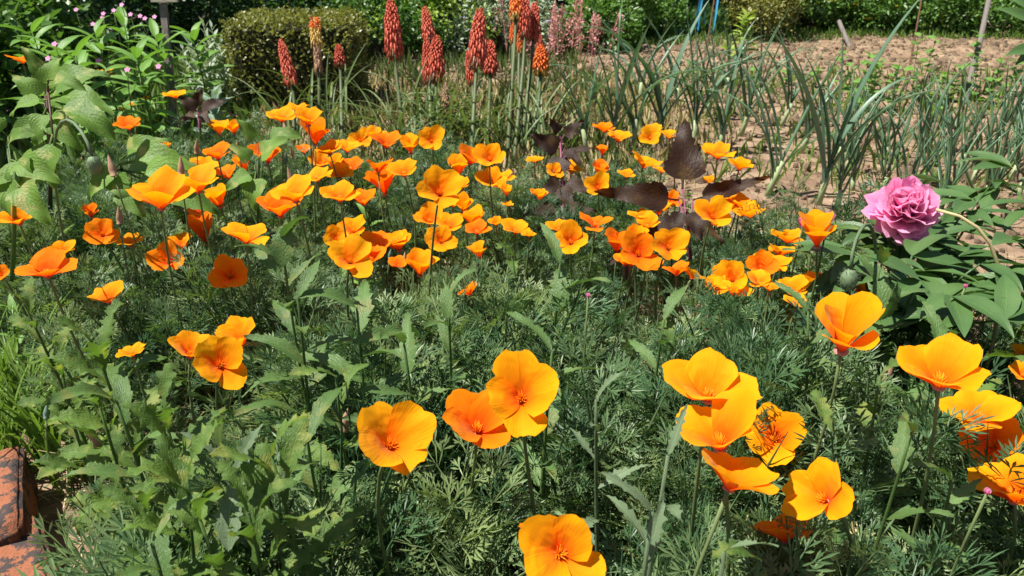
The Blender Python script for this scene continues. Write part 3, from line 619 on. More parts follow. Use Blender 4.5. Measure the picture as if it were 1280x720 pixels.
# toothed weeds rising through the poppies: px, py of the base (at half height of the foliage), px, py of the tip, depth, leaf kind, leaves, lengths, label
WEEDS = [
 (352, 300, .92, 'toothed', 13, .13, .07, 'tall dark green toothed weed stalk with a spray of leaves at its tip', .30),
 (372, 372, .86, 'toothed', 9, .12, .06, 'slim toothed weed leaning beside the tallest weed stalk', .2),
 (446, 385, .90, 'toothed', 11, .16, .09, 'toothed weed with long leaves reaching over the open foliage', .25),
 (505, 430, .84, 'toothed', 9, .12, .07, 'low toothed weed among feathery leaves behind the large yellow-orange poppy', .2),
 (560, 372, .98, 'toothed', 9, .11, .06, 'small toothed weed next to the lone deep orange sideways poppy', .2),
 (640, 320, 1.18, 'toothed_light', 8, .08, .05, 'light green upright weed shoot in the middle of the poppies', .2),
 (700, 330, 1.10, 'toothed', 7, .10, .08, 'dark toothed weed with one broad upright leaf below the orange poppies', .3),
 (690, 440, .86, 'toothed', 9, .11, .07, 'low toothed weed rising right above the large wide open poppy', .2),
 (745, 500, .76, 'grey', 9, .09, .05, 'grey-green hairy weed between the two foreground poppy groups', .2),
 (120, 440, .78, 'toothed_light', 14, .14, .08, 'large bright green lobed weed near the terracotta bricks', .35),
 (75, 450, .9, 'toothed_light', 8, .11, .06, 'bright lobed weed beside the grassy tuft on the bed edge', .3),
 (205, 520, .68, 'toothed_light', 12, .12, .07, 'lobed weed with hairy stem left of the long upright leaf', .3),
 (275, 560, .64, 'grey', 10, .10, .07, 'grey-green hairy rosette with an upright ribbed leaf', .3),
 (340, 570, .62, 'toothed_light', 9, .11, .08, 'light green weed with one long upright tongue-shaped leaf', .3),
 (185, 640, .68, 'toothed_light', 10, .085, .06, 'low lobed weed spreading towards the terracotta bricks', .3),
 (250, 650, .60, 'toothed_light', 10, .09, .06, 'low lobed weed under the hairy rosette', .25),
 (835, 570, .56, 'grey', 9, .08, .05, 'grey-green weed stalk with narrow leaves left of the tight poppy clump', .2),
 (815, 640, .52, 'grey', 9, .08, .05, 'grey-green weed with long narrow leaves at the front of the bed', .2),
 (905, 690, .50, 'grey', 7, .06, .04, 'low grey-green weed under the poppy turned away', .2),
 (1102, 330, 1.05, 'toothed', 11, .12, .08, 'dark toothed weed with broad leaves right of the hairy nodding bud', .3),
 (1030, 300, 1.2, 'toothed', 8, .10, .06, 'toothed weed behind the cup-shaped poppy at the soil edge', .3),
 (1010, 390, .95, 'toothed', 8, .10, .06, 'toothed weed below the clump of poppies at the soil edge', .25),
 (1140, 540, .70, 'toothed', 7, .09, .06, 'toothed weed under the large half open poppy', .25),
 (1100, 470, .85, 'toothed_light', 7, .08, .05, 'light green weed between the two large cup poppies', .3),
 (1215, 455, .95, 'toothed_light', 9, .09, .06, 'bright green weed next to the paired poppies below the peony', .3),
 (1190, 420, .95, 'toothed', 9, .11, .07, 'dark weed with drooping leaves under the peony bush', .3),
 (1190, 600, .72, 'toothed', 8, .08, .05, 'weed behind the poppy with long stem below the peony', .3),
 (830, 400, 1.0, 'toothed', 8, .10, .06, 'weed with broad pale leaf below the purple-leaved plant', .3),
 (30, 380, 1.0, 'toothed_light', 9, .12, .07, 'light lobed weed below the deep orange poppies near the broad leaves', .3),
 (420, 470, .80, 'toothed_light', 8, .08, .06, 'lobed bright weed behind the yellow-orange poppy', .2),
 (125, 510, .76, 'toothed_light', 11, .10, .07, 'leafy lobed weed between the grassy tufts and hairy-stemmed weed', .2),
 (235, 600, .62, 'toothed_light', 13, .11, .08, 'full lobed weed crowding the hairy rosette', .2),
 (190, 680, .60, 'toothed', 12, .10, .07, 'dark toothed weed low under the bright lobed weeds', .2),
 (310, 640, .58, 'toothed_light', 12, .10, .07, 'low bright weed at the foot of the long upright leaf', .2),
 (380, 520, .72, 'toothed', 12, .10, .07, 'dark toothed weed left of the yellow-orange foreground poppy', .2),
 (145, 500, .72, 'toothed', 12, .11, .07, 'dark toothed weed beside the large bright lobed weed', .2),
 (950, 700, .52, 'toothed_light', 6, .06, .04, 'small bright weed at the front of the bed near the poppy clump', .3)]
for (px, py, d, kind, n, l0, l1, lab, t0) in WEEDS:
    tip = at(px, py, d)
    if tip.z < .1: tip.z = .12
    g = Vector((tip.x + R.uniform(-.03, .03), tip.y + R.uniform(0, .05), 0))
    low = px < 400 and kind != 'toothed'
    stalk_plant('toothed_weed' if kind != 'grey' else 'hairy_weed', lab, 'weed', g, tip, kind, int(n * 1.7) if low else n, l0 * (.78 if low else 1), l1 * (.8 if low else 1), group='weeds growing through the poppies', t0=t0 * .6, r0=.0032, el=(.35, 1.25) if low else (.2, .9), stem_mat='weed_grey' if kind == 'grey' else 'weed')
for x, y in scatter(poppy_bed, 46):
    if x * x + y * y < .45 ** 2: continue
    kd = R.choice(('toothed', 'toothed_light', 'grey', 'lance', 'toothed')); h = R.uniform(.08, .2)
    stalk_plant('mixed_weed', {'toothed': 'small dark toothed weed half hidden in the feathery poppy foliage', 'toothed_light': 'small bright lobed weed half hidden in the feathery poppy foliage', 'grey': 'small grey hairy weed half hidden in the feathery poppy foliage', 'lance': 'small smooth-leaved green weed half hidden in the feathery poppy foliage'}[kd], 'weed',
                Vector((x, y, 0)), Vector((x + R.uniform(-.04, .04), y + R.uniform(-.04, .04), h)), kd, R.randint(6, 10), R.uniform(.07, .11), .05, 'weed', 'small weeds in the poppy foliage', .002, t0=.3)
def placed(root, kind, base, tip, hint=Vector((0, -.5, 1)), idx=None, ws=1.0):
    """one leaf from a base point to a tip point, as a part of root"""
    b, t = Vector(base), Vector(tip); m = basis(b - root.location, t - b, hint, (t - b).length * (1 / 1.12))
    return link('leaf', R.choice(LF[kind]) if idx is None else LF[kind][idx], root, m @ Matrix.Diagonal((ws, 1, 1, 1)))
# leaves that stand out in the photograph
byl = {o['label']: o for o in COL.objects if o.parent is None and 'label' in o}
w = byl['tall dark green toothed weed stalk with a spray of leaves at its tip']
placed(w, 'toothed', at(352, 335, .92), at(348, 266, .90), Vector((0, -1, .2)), ws=1.9)
placed(w, 'toothed', at(350, 345, .92), at(310, 292, .92), Vector((0, -.6, 1)))
w = byl['toothed weed with long leaves reaching over the open foliage']
placed(w, 'toothed', at(440, 430, .9), at(555, 385, .95), Vector((0, -.5, 1)), ws=.7); placed(w, 'toothed', at(445, 490, .84), at(540, 478, .86), Vector((0, -.3, 1)), ws=.8)
placed(w, 'toothed', at(560, 400, .95), at(552, 345, .95), Vector((0, -1, .5)), ws=1.3)
w = byl['dark toothed weed with one broad upright leaf below the orange poppies']
placed(w, 'toothed', at(703, 385, 1.1), at(700, 316, 1.1), Vector((-.4, -1, .3)), ws=2.0)
w = byl['light green weed with one long upright tongue-shaped leaf']
placed(w, 'toothed_light', at(318, 715, .62), at(326, 530, .62), Vector((-.3, -1, .4)), ws=.75)
w = byl['grey-green hairy rosette with an upright ribbed leaf']
placed(w, 'grey', at(286, 690, .62), at(284, 572, .62), Vector((0, -1, .4)), ws=1.6)
w = byl['dark toothed weed with broad leaves right of the hairy nodding bud']
placed(w, 'toothed', at(1100, 400, 1.05), at(1106, 315, 1.05), Vector((0, -1, .4)), ws=1.6); placed(w, 'toothed', at(1100, 400, 1.05), at(1138, 358, 1.0), Vector((.3, -1, .6)), ws=1.2)
w = byl['light green weed between the two large cup poppies']
placed(w, 'toothed_light', at(1040, 540, .8), at(1020, 478, .82), Vector((0, -1, .5)), ws=1.2)
w = byl['weed with broad pale leaf below the purple-leaved plant']
placed(w, 'toothed_light', at(842, 440, 1.0), at(826, 388, 1.0), Vector((-.3, -1, .6)), ws=1.2)

# poppies with nodding hairy buds (two plants)
def hairy_bud(label, px, py, lpx, d, g):
    root = thing('hairy_bud', g, label, 'bud', 'hairy nodding poppy buds'); C = at(px, py, d) - g; h = lpx * d / FPX * .5
    top = C + Vector((0, 0, h)); mb = MB()
    tube(mb, bez4([(0, 0, 0), (0, 0, top.z * 1.1), top + Vector((-.01, .01, .09)), top], 14), .0024, 6)
    for k in range(60):
        t = k / 60; q = Vector((0, 0, 0)).lerp(top, t)
    link('stem', mb.mesh('stem', 'weed_grey'), root)
    mb = MB(); n = 10; pr = [(.02, 1), (.4, .85), (.66, .45), (.72, 0), (.62, -.45), (.38, -.82), (.02, -1)]
    v = [(C.x + r * h * math.cos(2 * PI * k / n), C.y + r * h * math.sin(2 * PI * k / n), C.z + z * h) for r, z in pr for k in range(n)]
    mb.add(v, [(i * n + k, i * n + (k + 1) % n, (i + 1) * n + (k + 1) % n, (i + 1) * n + k) for i in range(6) for k in range(n)])
    b = link('bud', mb.mesh('bud', 'weed_grey'), root)
    mb = MB()
    for k in range(150):
        dd = Vector((R.gauss(0, 1), R.gauss(0, 1), R.gauss(0, 1))).normalized(); q = C + Vector((dd.x * .7, dd.y * .7, dd.z)) * h * .97
        tube(mb, [q, q + (dd + Vector((0, 0, .3))) * .004], [.0004, .0001], 3, 0, False)
    link('hairs', mb.mesh('hairs', 'weed_grey'), b)
    for k in range(7):
        link('leaf', R.choice(LF['grey']), root, azel(Vector((0, 0, .02 + .012 * k)), k * 2.4, R.uniform(.6, 1.2), R.uniform(.13, .22)))
hairy_bud('hairy grey-green nodding bud beside the broad-leaved plant', 118, 207, 25, 1.12, gnd(112, 440))
hairy_bud('hairy grey-green nodding bud above the large cup-shaped poppy', 1061, 350, 30, 1.0, gnd(1065, 520))

# ------------------------------------------------------------ broad-leaved plant with a dark stem, left
def leafy(name, label, cat, g, spec, kind, stem_mat, group=None, ws=1.0):
    """stem up through the given leaf bases, leaves placed base to tip: spec = [(bx, by, tx, ty, depth, hint, width)]"""
    root = thing(name, g, label, cat, group)
    tops = sorted((at(s[0], s[1], s[4]) for s in spec), key=lambda p: p.z)
    mb = MB(); pk = (tops[-1] - root.location) * .96; pts = bez((0, 0, 0), pk * .5 + Vector((.01, .01, .02)), pk, 8); tube(mb, pts, [.006, .006, .005, .005, .004, .004, .003, .002], 6)
    for s in spec:
        b = at(s[0], s[1], s[4]) - root.location
        q = min(pts, key=lambda p: (p - (b - Vector((0, 0, .03)))).length)
        tube(mb, [q, b], [.0022, .0015], 5)
    link('stem', mb.mesh('stem', stem_mat), root)
    for s in spec: placed(root, kind, at(s[0], s[1], s[4]), at(s[2], s[3], s[4] + (s[7] if len(s) > 7 else -.03)), Vector(s[5]), ws=s[6])
    return root
leafy('broad_leaved_plant', 'broad-leaved plant with a dark purple stem and crinkled green leaves', 'plant', gnd(60, 330), [
 (58, 120, 112, 78, 1.45, (0, -.6, 1), 1), (56, 128, 20, 90, 1.5, (0, -.5, 1), 1), (60, 122, 128, 118, 1.42, (-.1, -.3, 1), .9), (60, 125, 8, 130, 1.42, (0, -.4, 1), .9),
 (62, 132, 135, 152, 1.38, (.2, -.5, 1), .8), (58, 135, 40, 175, 1.36, (0, -1, .6), .8), (58, 140, 90, 175, 1.36, (.2, -1, .6), .8), (66, 168, 50, 224, 1.30, (-.2, -1, .5), 1), (58, 165, 98, 128, 1.5, (0, -.5, 1), .8), (56, 118, 62, 70, 1.55, (0, -1, .6), .9),
 (54, 150, 6, 165, 1.4, (0, -1, .7), .8), (58, 100, 30, 60, 1.6, (0, -.7, 1), .7), (60, 100, 95, 100, 1.3, (0, -.7, 1), .7)], 'broad', 'dark_stem')
leafy('broad_leaved_plant', 'low broad-leaved plant whose large leaves spread under the tan seed pods', 'plant', gnd(185, 330), [
 (150, 205, 232, 190, 1.5, (0, -.6, 1), .9), (150, 200, 195, 165, 1.55, (0, -.6, 1), .8), (165, 215, 240, 222, 1.45, (.1, -.8, 1), .8), (150, 230, 172, 262, 1.4, (0, -1, .6), 1), (150, 205, 110, 240, 1.4, (-.2, -.9, .8), .9), (160, 190, 190, 175, 1.6, (0, -.5, 1), .8),
 (140, 215, 160, 250, 1.4, (0, -1, .5), .8), (200, 235, 262, 250, 1.45, (0, -.8, 1), .8)], 'broad', 'weed')
leafy('broad_leaved_plant', 'broad-leaved plant shading the soil under the orange cluster below the red spikes', 'plant', gnd(320, 320), [
 (320, 215, 312, 255, 1.55, (0, -.9, .8), 1), (320, 200, 352, 172, 1.7, (0, -.6, 1), 1), (318, 205, 290, 180, 1.7, (0, -.6, 1), .9), (322, 180, 300, 150, 1.8, (0, -.6, 1), .9), (330, 178, 368, 162, 1.8, (0, -.7, 1), .9), (320, 215, 282, 230, 1.55, (0, -.7, 1), .9)], 'broad', 'weed')
leafy('broad_leaved_plant', 'broad-leaved plant with hanging yellow-green leaves at the bed edge', 'plant', gnd(10, 420), [
 (12, 205, 4, 260, 1.2, (0, -1, .5), .9), (18, 190, 32, 240, 1.2, (0, -1, .5), .9), (8, 180, 30, 160, 1.3, (0, -.7, 1), .9), (20, 215, -20, 230, 1.2, (0, -.8, .8), .9), (18, 225, 50, 268, 1.15, (0, -.9, .8), .8), (14, 200, 60, 215, 1.2, (0, -.8, .8), .8), (10, 170, -25, 140, 1.3, (0, -.7, 1), .9)], 'broad', 'weed')
# ------------------------------------------------------------ purple-leaved plants
leafy('purple_orach', 'purple-leaved plant with one upright triangular leaf on a magenta stem', 'plant', gnd(862, 392), [
 (853, 236, 858, 150, 1.72, (0, -1, .12), .95, .02), (848, 250, 748, 238, 1.62, (.05, -1, .5), .55), (866, 250, 962, 220, 1.66, (-.1, -1, .5), .42), (862, 272, 905, 300, 1.6, (0, -.7, 1), .8), (850, 275, 800, 292, 1.62, (0, -.7, 1), .7), (858, 262, 880, 300, 1.55, (0, -.9, .8), .8), (850, 260, 842, 300, 1.6, (0, -.9, .8), .7)], 'purple', 'purple_stem', 'purple-leaved plants')
leafy('purple_orach', 'purple-leaved plant with grey sheen on its leaves below the red spikes', 'plant', gnd(703, 372), [
 (702, 188, 664, 168, 1.95, (-.6, -.6, .6), 1), (704, 192, 690, 232, 1.9, (-.3, -1, .3), 1), (700, 168, 688, 148, 1.95, (0, -.8, .8), 1), (704, 172, 728, 150, 1.98, (.2, -.7, .8), .9), (708, 195, 742, 180, 1.95, (.3, -.5, 1), .6), (706, 185, 726, 205, 1.9, (.2, -.8, .8), .9), (706, 225, 735, 240, 1.8, (0, -.9, .6), 1), (700, 230, 716, 262, 1.78, (0, -1, .5), .9), (704, 225, 672, 245, 1.8, (0, -.9, .6), .9), (700, 258, 650, 270, 1.72, (0, -.6, .9), .7), (706, 262, 744, 262, 1.74, (0, -.8, .8), .8), (702, 270, 672, 285, 1.7, (0, -.8, .8), .8)], 'purple', 'purple_stem', 'purple-leaved plants')
leafy('purple_orach', 'small dark purple plant under the flat orange poppy by the sign stake', 'plant', gnd(247, 250), [
 (248, 140, 222, 118, 2.3, (0, -.8, .8), 1), (248, 140, 280, 122, 2.3, (0, -.8, .8), .8), (246, 135, 250, 108, 2.35, (0, -1, .3), .9), (246, 142, 224, 150, 2.25, (0, -.8, .8), .9), (250, 140, 262, 152, 2.25, (0, -.8, .8), .9)], 'purple', 'purple_stem', 'purple-leaved plants')
leafy('purple_orach', 'small purple seedling low beside the cluster of poppies right of the magenta stem', 'plant', gnd(780, 400), [
 (780, 310, 760, 285, 1.5, (0, -.8, .8), 1), (782, 310, 815, 318, 1.5, (0, -.8, .8), .8), (782, 305, 800, 300, 1.5, (0, -.9, .6), .8), (780, 312, 764, 330, 1.48, (0, -.9, .6), .8)], 'purple', 'purple_stem', 'purple-leaved plants')

# ------------------------------------------------------------ peony
pc = at(1133, 256, 1.28); pg = Vector((pc.x + .08, pc.y + .12, 0))
root = thing('peony', pg, 'pink double peony bloom on the dark-leaved bush by the bare soil', 'peony')
def peony_petal(seed):
    rnd = random.Random(seed); mb = MB(); nv, nu = 6, 6; v, uv = [], []; ph = rnd.uniform(0, 6)
    for i in range(nv + 1):
        t = i / nv
        for j in range(nu + 1):
            u = -1 + 2 * j / nu; s = t * (1 - .32 * abs(u) ** 3 - .06 * math.exp(-(u * 4) ** 2) + .035 * math.sin(8 * u + ph))
            hw = .52 * (.15 + .85 * t ** .55)
            v.append((u * hw, s + .05 * math.sin(5 * u + ph) * t, .28 * s * s + .22 * (u * hw) ** 2 * 3 + .07 * math.sin(6 * u + ph) * t)); uv.append((.5 + .5 * u, t))
    n = nu + 1; mb.add(v, [(i * n + j, i * n + j + 1, (i + 1) * n + j + 1, (i + 1) * n + j) for i in range(nv) for j in range(nu)], uv)
    return mb.mesh('peony_petal', 'peony')
PP = [peony_petal(i) for i in range(6)]
mb = MB(); c0 = pc - pg; stem_top = c0 + Vector((.01, .02, -.035)); tube(mb, bez((0, 0, 0), (0, 0, .2), stem_top, 8), .004, 6); link('stem', mb.mesh('stem', 'peony_leaf'), root)
tilt = Matrix.Rotation(rad(38), 4, 'X') @ Matrix.Rotation(rad(-14), 4, 'Y')
for k in range(74):
    t = k / 73; el = rad(-46) + rad(126) * t ** .9 + R.uniform(-.3, .3); s = (.059 - .019 * t) * R.uniform(.8, 1.15)
    link('petal', R.choice(PP), root, Matrix.Translation(stem_top + Vector((0, 0, .014))) @ tilt @ azel(Vector((0, 0, .012 * t)), k * 2.4 + R.uniform(-.4, .4), el, s, R.uniform(-.75, .75)))
def peony_bush(label, tips, g):
    root = thing('peony_bush', g, label, 'bush', 'dark-leaved peony bushes')
    for tp in tips:
        lt = tp - g; pts = bez((0, 0, 0), Vector((lt.x * .3, lt.y * .3, lt.z * .8)), lt, 7); mb = MB(); tube(mb, pts, [.0035 - .0003 * i for i in range(7)], 5); link('stem', mb.mesh('stem', 'peony_leaf'), root)
        for k in range(5):
            p = pts[2 + k]; a0 = R.uniform(0, 6.3)
            for da in (-.6, 0, .6):
                link('leaf', R.choice(LF['peony']), root, azel(p, a0 + da, R.uniform(-.1, .6), R.uniform(.07, .12), R.uniform(-.4, .4)))
peony_bush('dark glossy bush with narrow leaves carrying the pink bloom', [at(x, y, d) for x, y, d in ((1180, 230, 1.5), (1215, 250, 1.4), (1165, 300, 1.3), (1240, 230, 1.5), (1200, 320, 1.25), (1150, 290, 1.35), (1265, 210, 1.55), (1110, 300, 1.3))], Vector((pc.x + .12, pc.y + .12, 0)))
peony_bush('dark glossy bush with narrow leaves right of the pink bloom bush', [at(x, y, d) for x, y, d in ((1270, 300, 1.3), (1300, 260, 1.4), (1250, 340, 1.2), (1320, 330, 1.2), (1225, 370, 1.15), (1280, 380, 1.1), (1340, 220, 1.5))], Vector((.98, 1.1, 0)))
peony_bush('dark glossy low bush under the pink bloom', [at(x, y, d) for x, y, d in ((1110, 330, 1.2), (1150, 350, 1.12), (1190, 370, 1.1), (1090, 290, 1.35), (1140, 320, 1.22), (1225, 330, 1.2), (1255, 400, 1.05), (1070, 320, 1.25))], Vector((.62, 1.12, 0)))
# pale bent stem across the bush, seedling peony leaves by the soil, magenta buds
mb = MB(); a, b = at(1170, 262, 1.2), at(1300, 282, 1.12); g = Vector((b.x + .02, b.y + .05, 0))
tube(mb, bez4([(0, 0, 0), (0, 0, .2), b - g, a - g], 12), [.003] * 8 + [.0026] * 4, 6)
tag(link('dry_stalk', mb.mesh('dry_stalk', 'straw')), 'pale bent dry stalk lying across the dark glossy bush', 'stalk').location = g
for (px, py, d, s) in ((1003, 284, 1.4, .02), (1036, 278, 1.4, .02), (1233, 618, .66, .006), (735, 372, 1.0, .006), (1206, 360, 1.1, .006)):
    P = at(px, py, d); g = Vector((P.x, P.y + .02, 0)); r = thing('magenta_bud', g, 'small magenta flower bud peeping out of the greenery', 'bud', 'magenta buds')
    mb = MB(); tube(mb, bez((0, 0, 0), (0, 0, P.z * .6), P - g, 6), .0014, 5); link('stem', mb.mesh('stem', 'stem'), r)
    for k in range(5): link('petal', R.choice(PP), r, azel(P - g, k * 1.3, 1.1, s))

# ------------------------------------------------------------ grass-like tufts
def tuft(name, label, cat, g, n, h, w, mat, spread=.35, group=None, thick=False):
    root = thing(name, g, label, cat, group)
    vs = []
    for q in range(5):
        m = MB(); r = random.Random(q + n)
        if thick: tube(m, bez((0, 0, 0), (0, .02, .6), (r.uniform(-.1, .1), r.uniform(.1, .5), 1), 7), [w, w * 1.1, w * 1.1, w, w * .8, w * .5, w * .1], 5)
        else: leaf(m, 1, w, 9, 2, S_STRAP, .5, r.uniform(.3, 1.3), twist=r.uniform(-.4, .4), rnd=r)
        vs.append(m.mesh('blade', mat))
    for k in range(n):
        p = Vector((R.gauss(0, .02), R.gauss(0, .02), 0)); e = PI / 2 - abs(R.gauss(0, spread))
        if thick: m = Matrix.Translation(p) @ Matrix.Rotation(R.uniform(0, 6.3), 4, 'Z') @ Matrix.Rotation(-abs(R.gauss(0, spread)), 4, 'X') @ Matrix.Scale(h * R.uniform(.7, 1.1), 4)
        else: m = azel(p, R.uniform(0, 6.3), e, h * R.uniform(.7, 1.15))
        link('blade', R.choice(vs), root, m)
    return root
for i, (px, py, n, h, lab) in enumerate([(62, 545, 60, .22, 'grassy tuft of thin stems next to the upper terracotta brick'), (22, 490, 60, .24, 'thick grassy tuft at the bed edge under the lobed weed'), (100, 560, 40, .2, 'grassy tuft with pale stalk bases by the pointed tan pod'), (10, 555, 46, .2, 'grassy tuft hugging the side of the brick edging')]):
    tuft('grass_tuft', lab, 'grass tuft', gnd(px, py + 40), n, h, .026, 'grass', .28, 'grass tufts')
tuft('grass_tuft', 'fine needle-like grass tuft under the dark glossy bush', 'grass tuft', gnd(1240, 470), 60, .24, .012, 'grass', .12, 'grass tufts')
tuft('grass_tuft', 'second fine grass tuft beside the dark glossy bush', 'grass tuft', gnd(1275, 440), 40, .26, .012, 'grass', .15, 'grass tufts')
for px, py in ((70, 150), (175, 150), (195, 135), (150, 160)):
    tuft('grass_tuft', 'thin grass tuft between the broad leaves and the sign stake', 'grass tuft', gnd(px, py + 40), 26, .2, .02, 'grass', .35, 'grass tufts')

# ------------------------------------------------------------ red hot pokers
def head_mesh(mats, seed, profile, droop, color):
    rnd = random.Random(seed); mb = MB(); n = 170
    tube(mb, [(0, 0, 0), (0, 0, .5), (0, 0, 1)], [.07, .06, .02], 6, color(.5))
    for k in range(n):
        t = (k + rnd.random()) / n; a = k * 2.39996 + rnd.uniform(-.1, .1); wd = profile(t)
        ln = (.11 * (1 - t) + .06) * (1 if wd > .03 else .4) * rnd.uniform(.75, 1.35)
        o = Vector((math.cos(a), math.sin(a), 0)); p = o * .04 + Vector((0, 0, t))
        el = droop * (1 - t) - 1.0 * t * .3
        q = p + o * wd * rnd.uniform(.8, 1.1) + Vector((0, 0, rnd.uniform(-.01, .01))); q2 = q + (o * .15 + Vector((0, 0, -1 if t < .9 else .3))) * ln * (.55 + .45 * (1 - t))
        tube(mb, [p, q, q2], [.010, .021 * (1.1 - .45 * t), .024 * (1.1 - .5 * t)], 5, color(t + rnd.uniform(-.04, .04)))
    return mb.mesh('flower_head', mats)
prof = lambda t: .125 * min(1, .5 + 2.2 * t) * (1 - t ** 3.5) + .012
HM = {
 'r': [head_mesh(['poker', 'poker_spent'], s, prof, 1, lambda t: 1 if t < .045 else 0) for s in range(3)],
 'y': [head_mesh(['poker_orange', 'poker_yellow'], 8, prof, 1, lambda t: 1 if t < .16 else 0)],
 'o': [head_mesh(['poker_orange', 'poker_yellow'], 9, prof, 1, lambda t: 1 if t < .12 else 0)],
 's': [head_mesh(['poker_spent'], 4, lambda t: .09 * (1 - t ** 2), 1, lambda t: 0)],
 'f': [head_mesh(['poker_orange', 'poker_yellow', 'poker_spent'], 6, lambda t: (.12 if t > .45 else .05), 1, lambda t: 0 if t > .8 else 1 if t > .45 else 2)]}
# head top x,y; head bottom x,y; width px; stem foot x,y; depth; kind; label
PK = [
 (488, -2, 493, 66, 19, 508, 200, 3.0, 'r', 'tallest red poker spike at the side of the clump nearest the box hedge'),
 (531, 8, 537, 50, 14, 545, 195, 3.3, 'r', 'narrow red poker spike rising above a pair of shorter spikes'),
 (533, 47, 536, 98, 14, 541, 205, 3.05, 'r', 'slim red poker spike tucked against its stouter twin'),
 (546, 44, 545, 96, 18, 552, 205, 3.0, 'r', 'stout red poker spike in the pair below the narrow spike'),
 (600, 10, 596, 77, 20, 588, 222, 2.85, 'r', 'large red poker spike with a long bare stem in the clump middle'),
 (585, 62, 590, 102, 11, 592, 200, 3.15, 'r', 'small red poker spike half hidden behind the large middle spike'),
 (613, 50, 613, 89, 16, 608, 200, 3.0, 'r', 'short dark red poker spike next to the large middle spike'),
 (646, -18, 645, 22, 15, 634, 205, 3.0, 'y', 'orange poker spike with yellow lower florets among the tall trio'),
 (655, -8, 656, 42, 15, 642, 210, 3.0, 'r', 'middle red poker spike of the tall trio'),
 (669, 2, 667, 46, 14, 650, 200, 3.05, 'r', 'red poker spike of the tall trio on the side towards the leeks'),
 (641, 28, 641, 52, 8, 640, 180, 3.4, 'o', 'small orange poker spike behind the tall trio, higher of two'),
 (650, 36, 649, 63, 8, 648, 180, 3.4, 'o', 'small orange poker spike behind the tall trio, lower of two'),
 (676, 56, 676, 90, 17, 664, 200, 3.0, 'o', 'stubby orange-red poker spike with yellow base beside the leeks'),
 (675, 42, 674, 62, 8, 672, 180, 3.3, 'r', 'tiny red poker spike behind the stubby orange-red one'),
 (350, 49, 364, 102, 14, 366, 190, 3.1, 'r', 'leaning red poker spike in front of the box hedge'),
 (393, 22, 398, 82, 14, 398, 185, 3.1, 'f', 'fading poker spike with red tip and yellow middle before the hedge'),
 (423, 55, 425, 80, 12, 428, 195, 3.1, 'r', 'short red poker spike standing alone at the hedge corner'),
 (557, 103, 557, 141, 12, 555, 200, 2.9, 's', 'spent brown poker spike below the stout red pair'),
 (522, 103, 520, 132, 11, 519, 200, 3.1, 's', 'faded tan poker spike low between the tall red spikes'),
 (641, 122, 637, 156, 9, 634, 205, 2.95, 's', 'withered tan poker spike low in the strap leaves'),
 (531, 148, 531, 168, 8, 531, 200, 2.9, 's', 'short dark withered poker spike near the ground')]
for (tx, ty, bx, by, wd, fx, fy, d, k, lab) in PK:
    T, B = at(tx, ty, d), at(bx, by, d); g = gnd(fx, fy); dg_ = depth_at(fy); f0 = at(fx, fy, dg_)
    g = Vector((f0.x, f0.y, -.01)); root = thing('red_hot_poker', g, lab, 'flower spike', 'red hot poker spikes')
    mb = MB(); lt = T - g; lb = B - g; axd = (T - B).normalized()
    tube(mb, bez4([(0, 0, 0), Vector((lb.x * .3, lb.y * .3, lb.z * .4)), lb - axd * .12, lb + axd * .02], 10), [.0085] * 6 + [.0075, .007, .0065, .006], 7)
    link('stem', mb.mesh('stem', 'poker_stem'), root)
    ln = (T - B).length; wm = wd * d / FPX; q = axd.to_track_quat('Z', 'Y').to_matrix().to_4x4()
    link('flower_head', R.choice(HM[k]), root, Matrix.Translation(lb) @ q @ Matrix.Diagonal((wm / .34, wm / .34, ln, 1)))
STRAP = variants('strap_leaf', 'strap', 6, lambda m, r: leaf(m, 1, .028, 12, 2, S_STRAP, .7, r.uniform(.6, 2.2), twist=r.uniform(-.6, .6), rnd=r))
for lab, x0, x1, n, py in (('arching strap-leaved clump at the foot of the middle red spikes', 560, 690, 85, 192), ('arching strap-leaved clump at the foot of the tallest red spike', 470, 560, 60, 196), ('sparse strap-leaved clump at the foot of the spikes before the box hedge', 350, 440, 34, 180)):
    c = gnd((x0 + x1) / 2, py); root = thing('poker_leaf_clump', c, lab, 'leaf clump', 'poker leaf clumps')
    for k in range(n):
        p = gnd(R.uniform(x0, x1), py + R.uniform(-14, 14)) - c
        link('leaf', R.choice(STRAP), root, azel(p, R.uniform(0, 6.3), R.uniform(1.0, 1.55), R.uniform(.24, .46), R.uniform(-.3, .3)))

# ------------------------------------------------------------ leeks, onions, beans
LK = variants('leek_leaf', 'leek', 6, lambda m, r: leaf(m, 1, .049, 12, 2, S_STRAP, .7, r.choice([.1, .25, .5, 1.5]), twist=r.uniform(-.5, .5), rnd=r))
def leek(px, py, h, lean, label, n=7):
    g = gnd(px, py); root = thing('leek', g, label, 'leek', 'leeks in the vegetable plot')
    top = Vector((lean * .12, 0, h * .3)); mb = MB(); tube(mb, [(0, 0, -.01), top * .5, top], [.011, .010, .009], 8); link('shank', mb.mesh('shank', 'leek_base'), root)
    for k in range(n):
        sd = 1 if k % 2 else -1; az = (0 if sd < 0 else PI) + PI / 2 * 1 + R.uniform(-.7, .7)
        link('leaf', R.choice(LK), root, azel(top * (.35 + .6 * k / n), az, R.uniform(1.12, 1.52) + .1 * (k == n - 1), h * R.uniform(.75, 1.15), R.uniform(-.3, .3)))
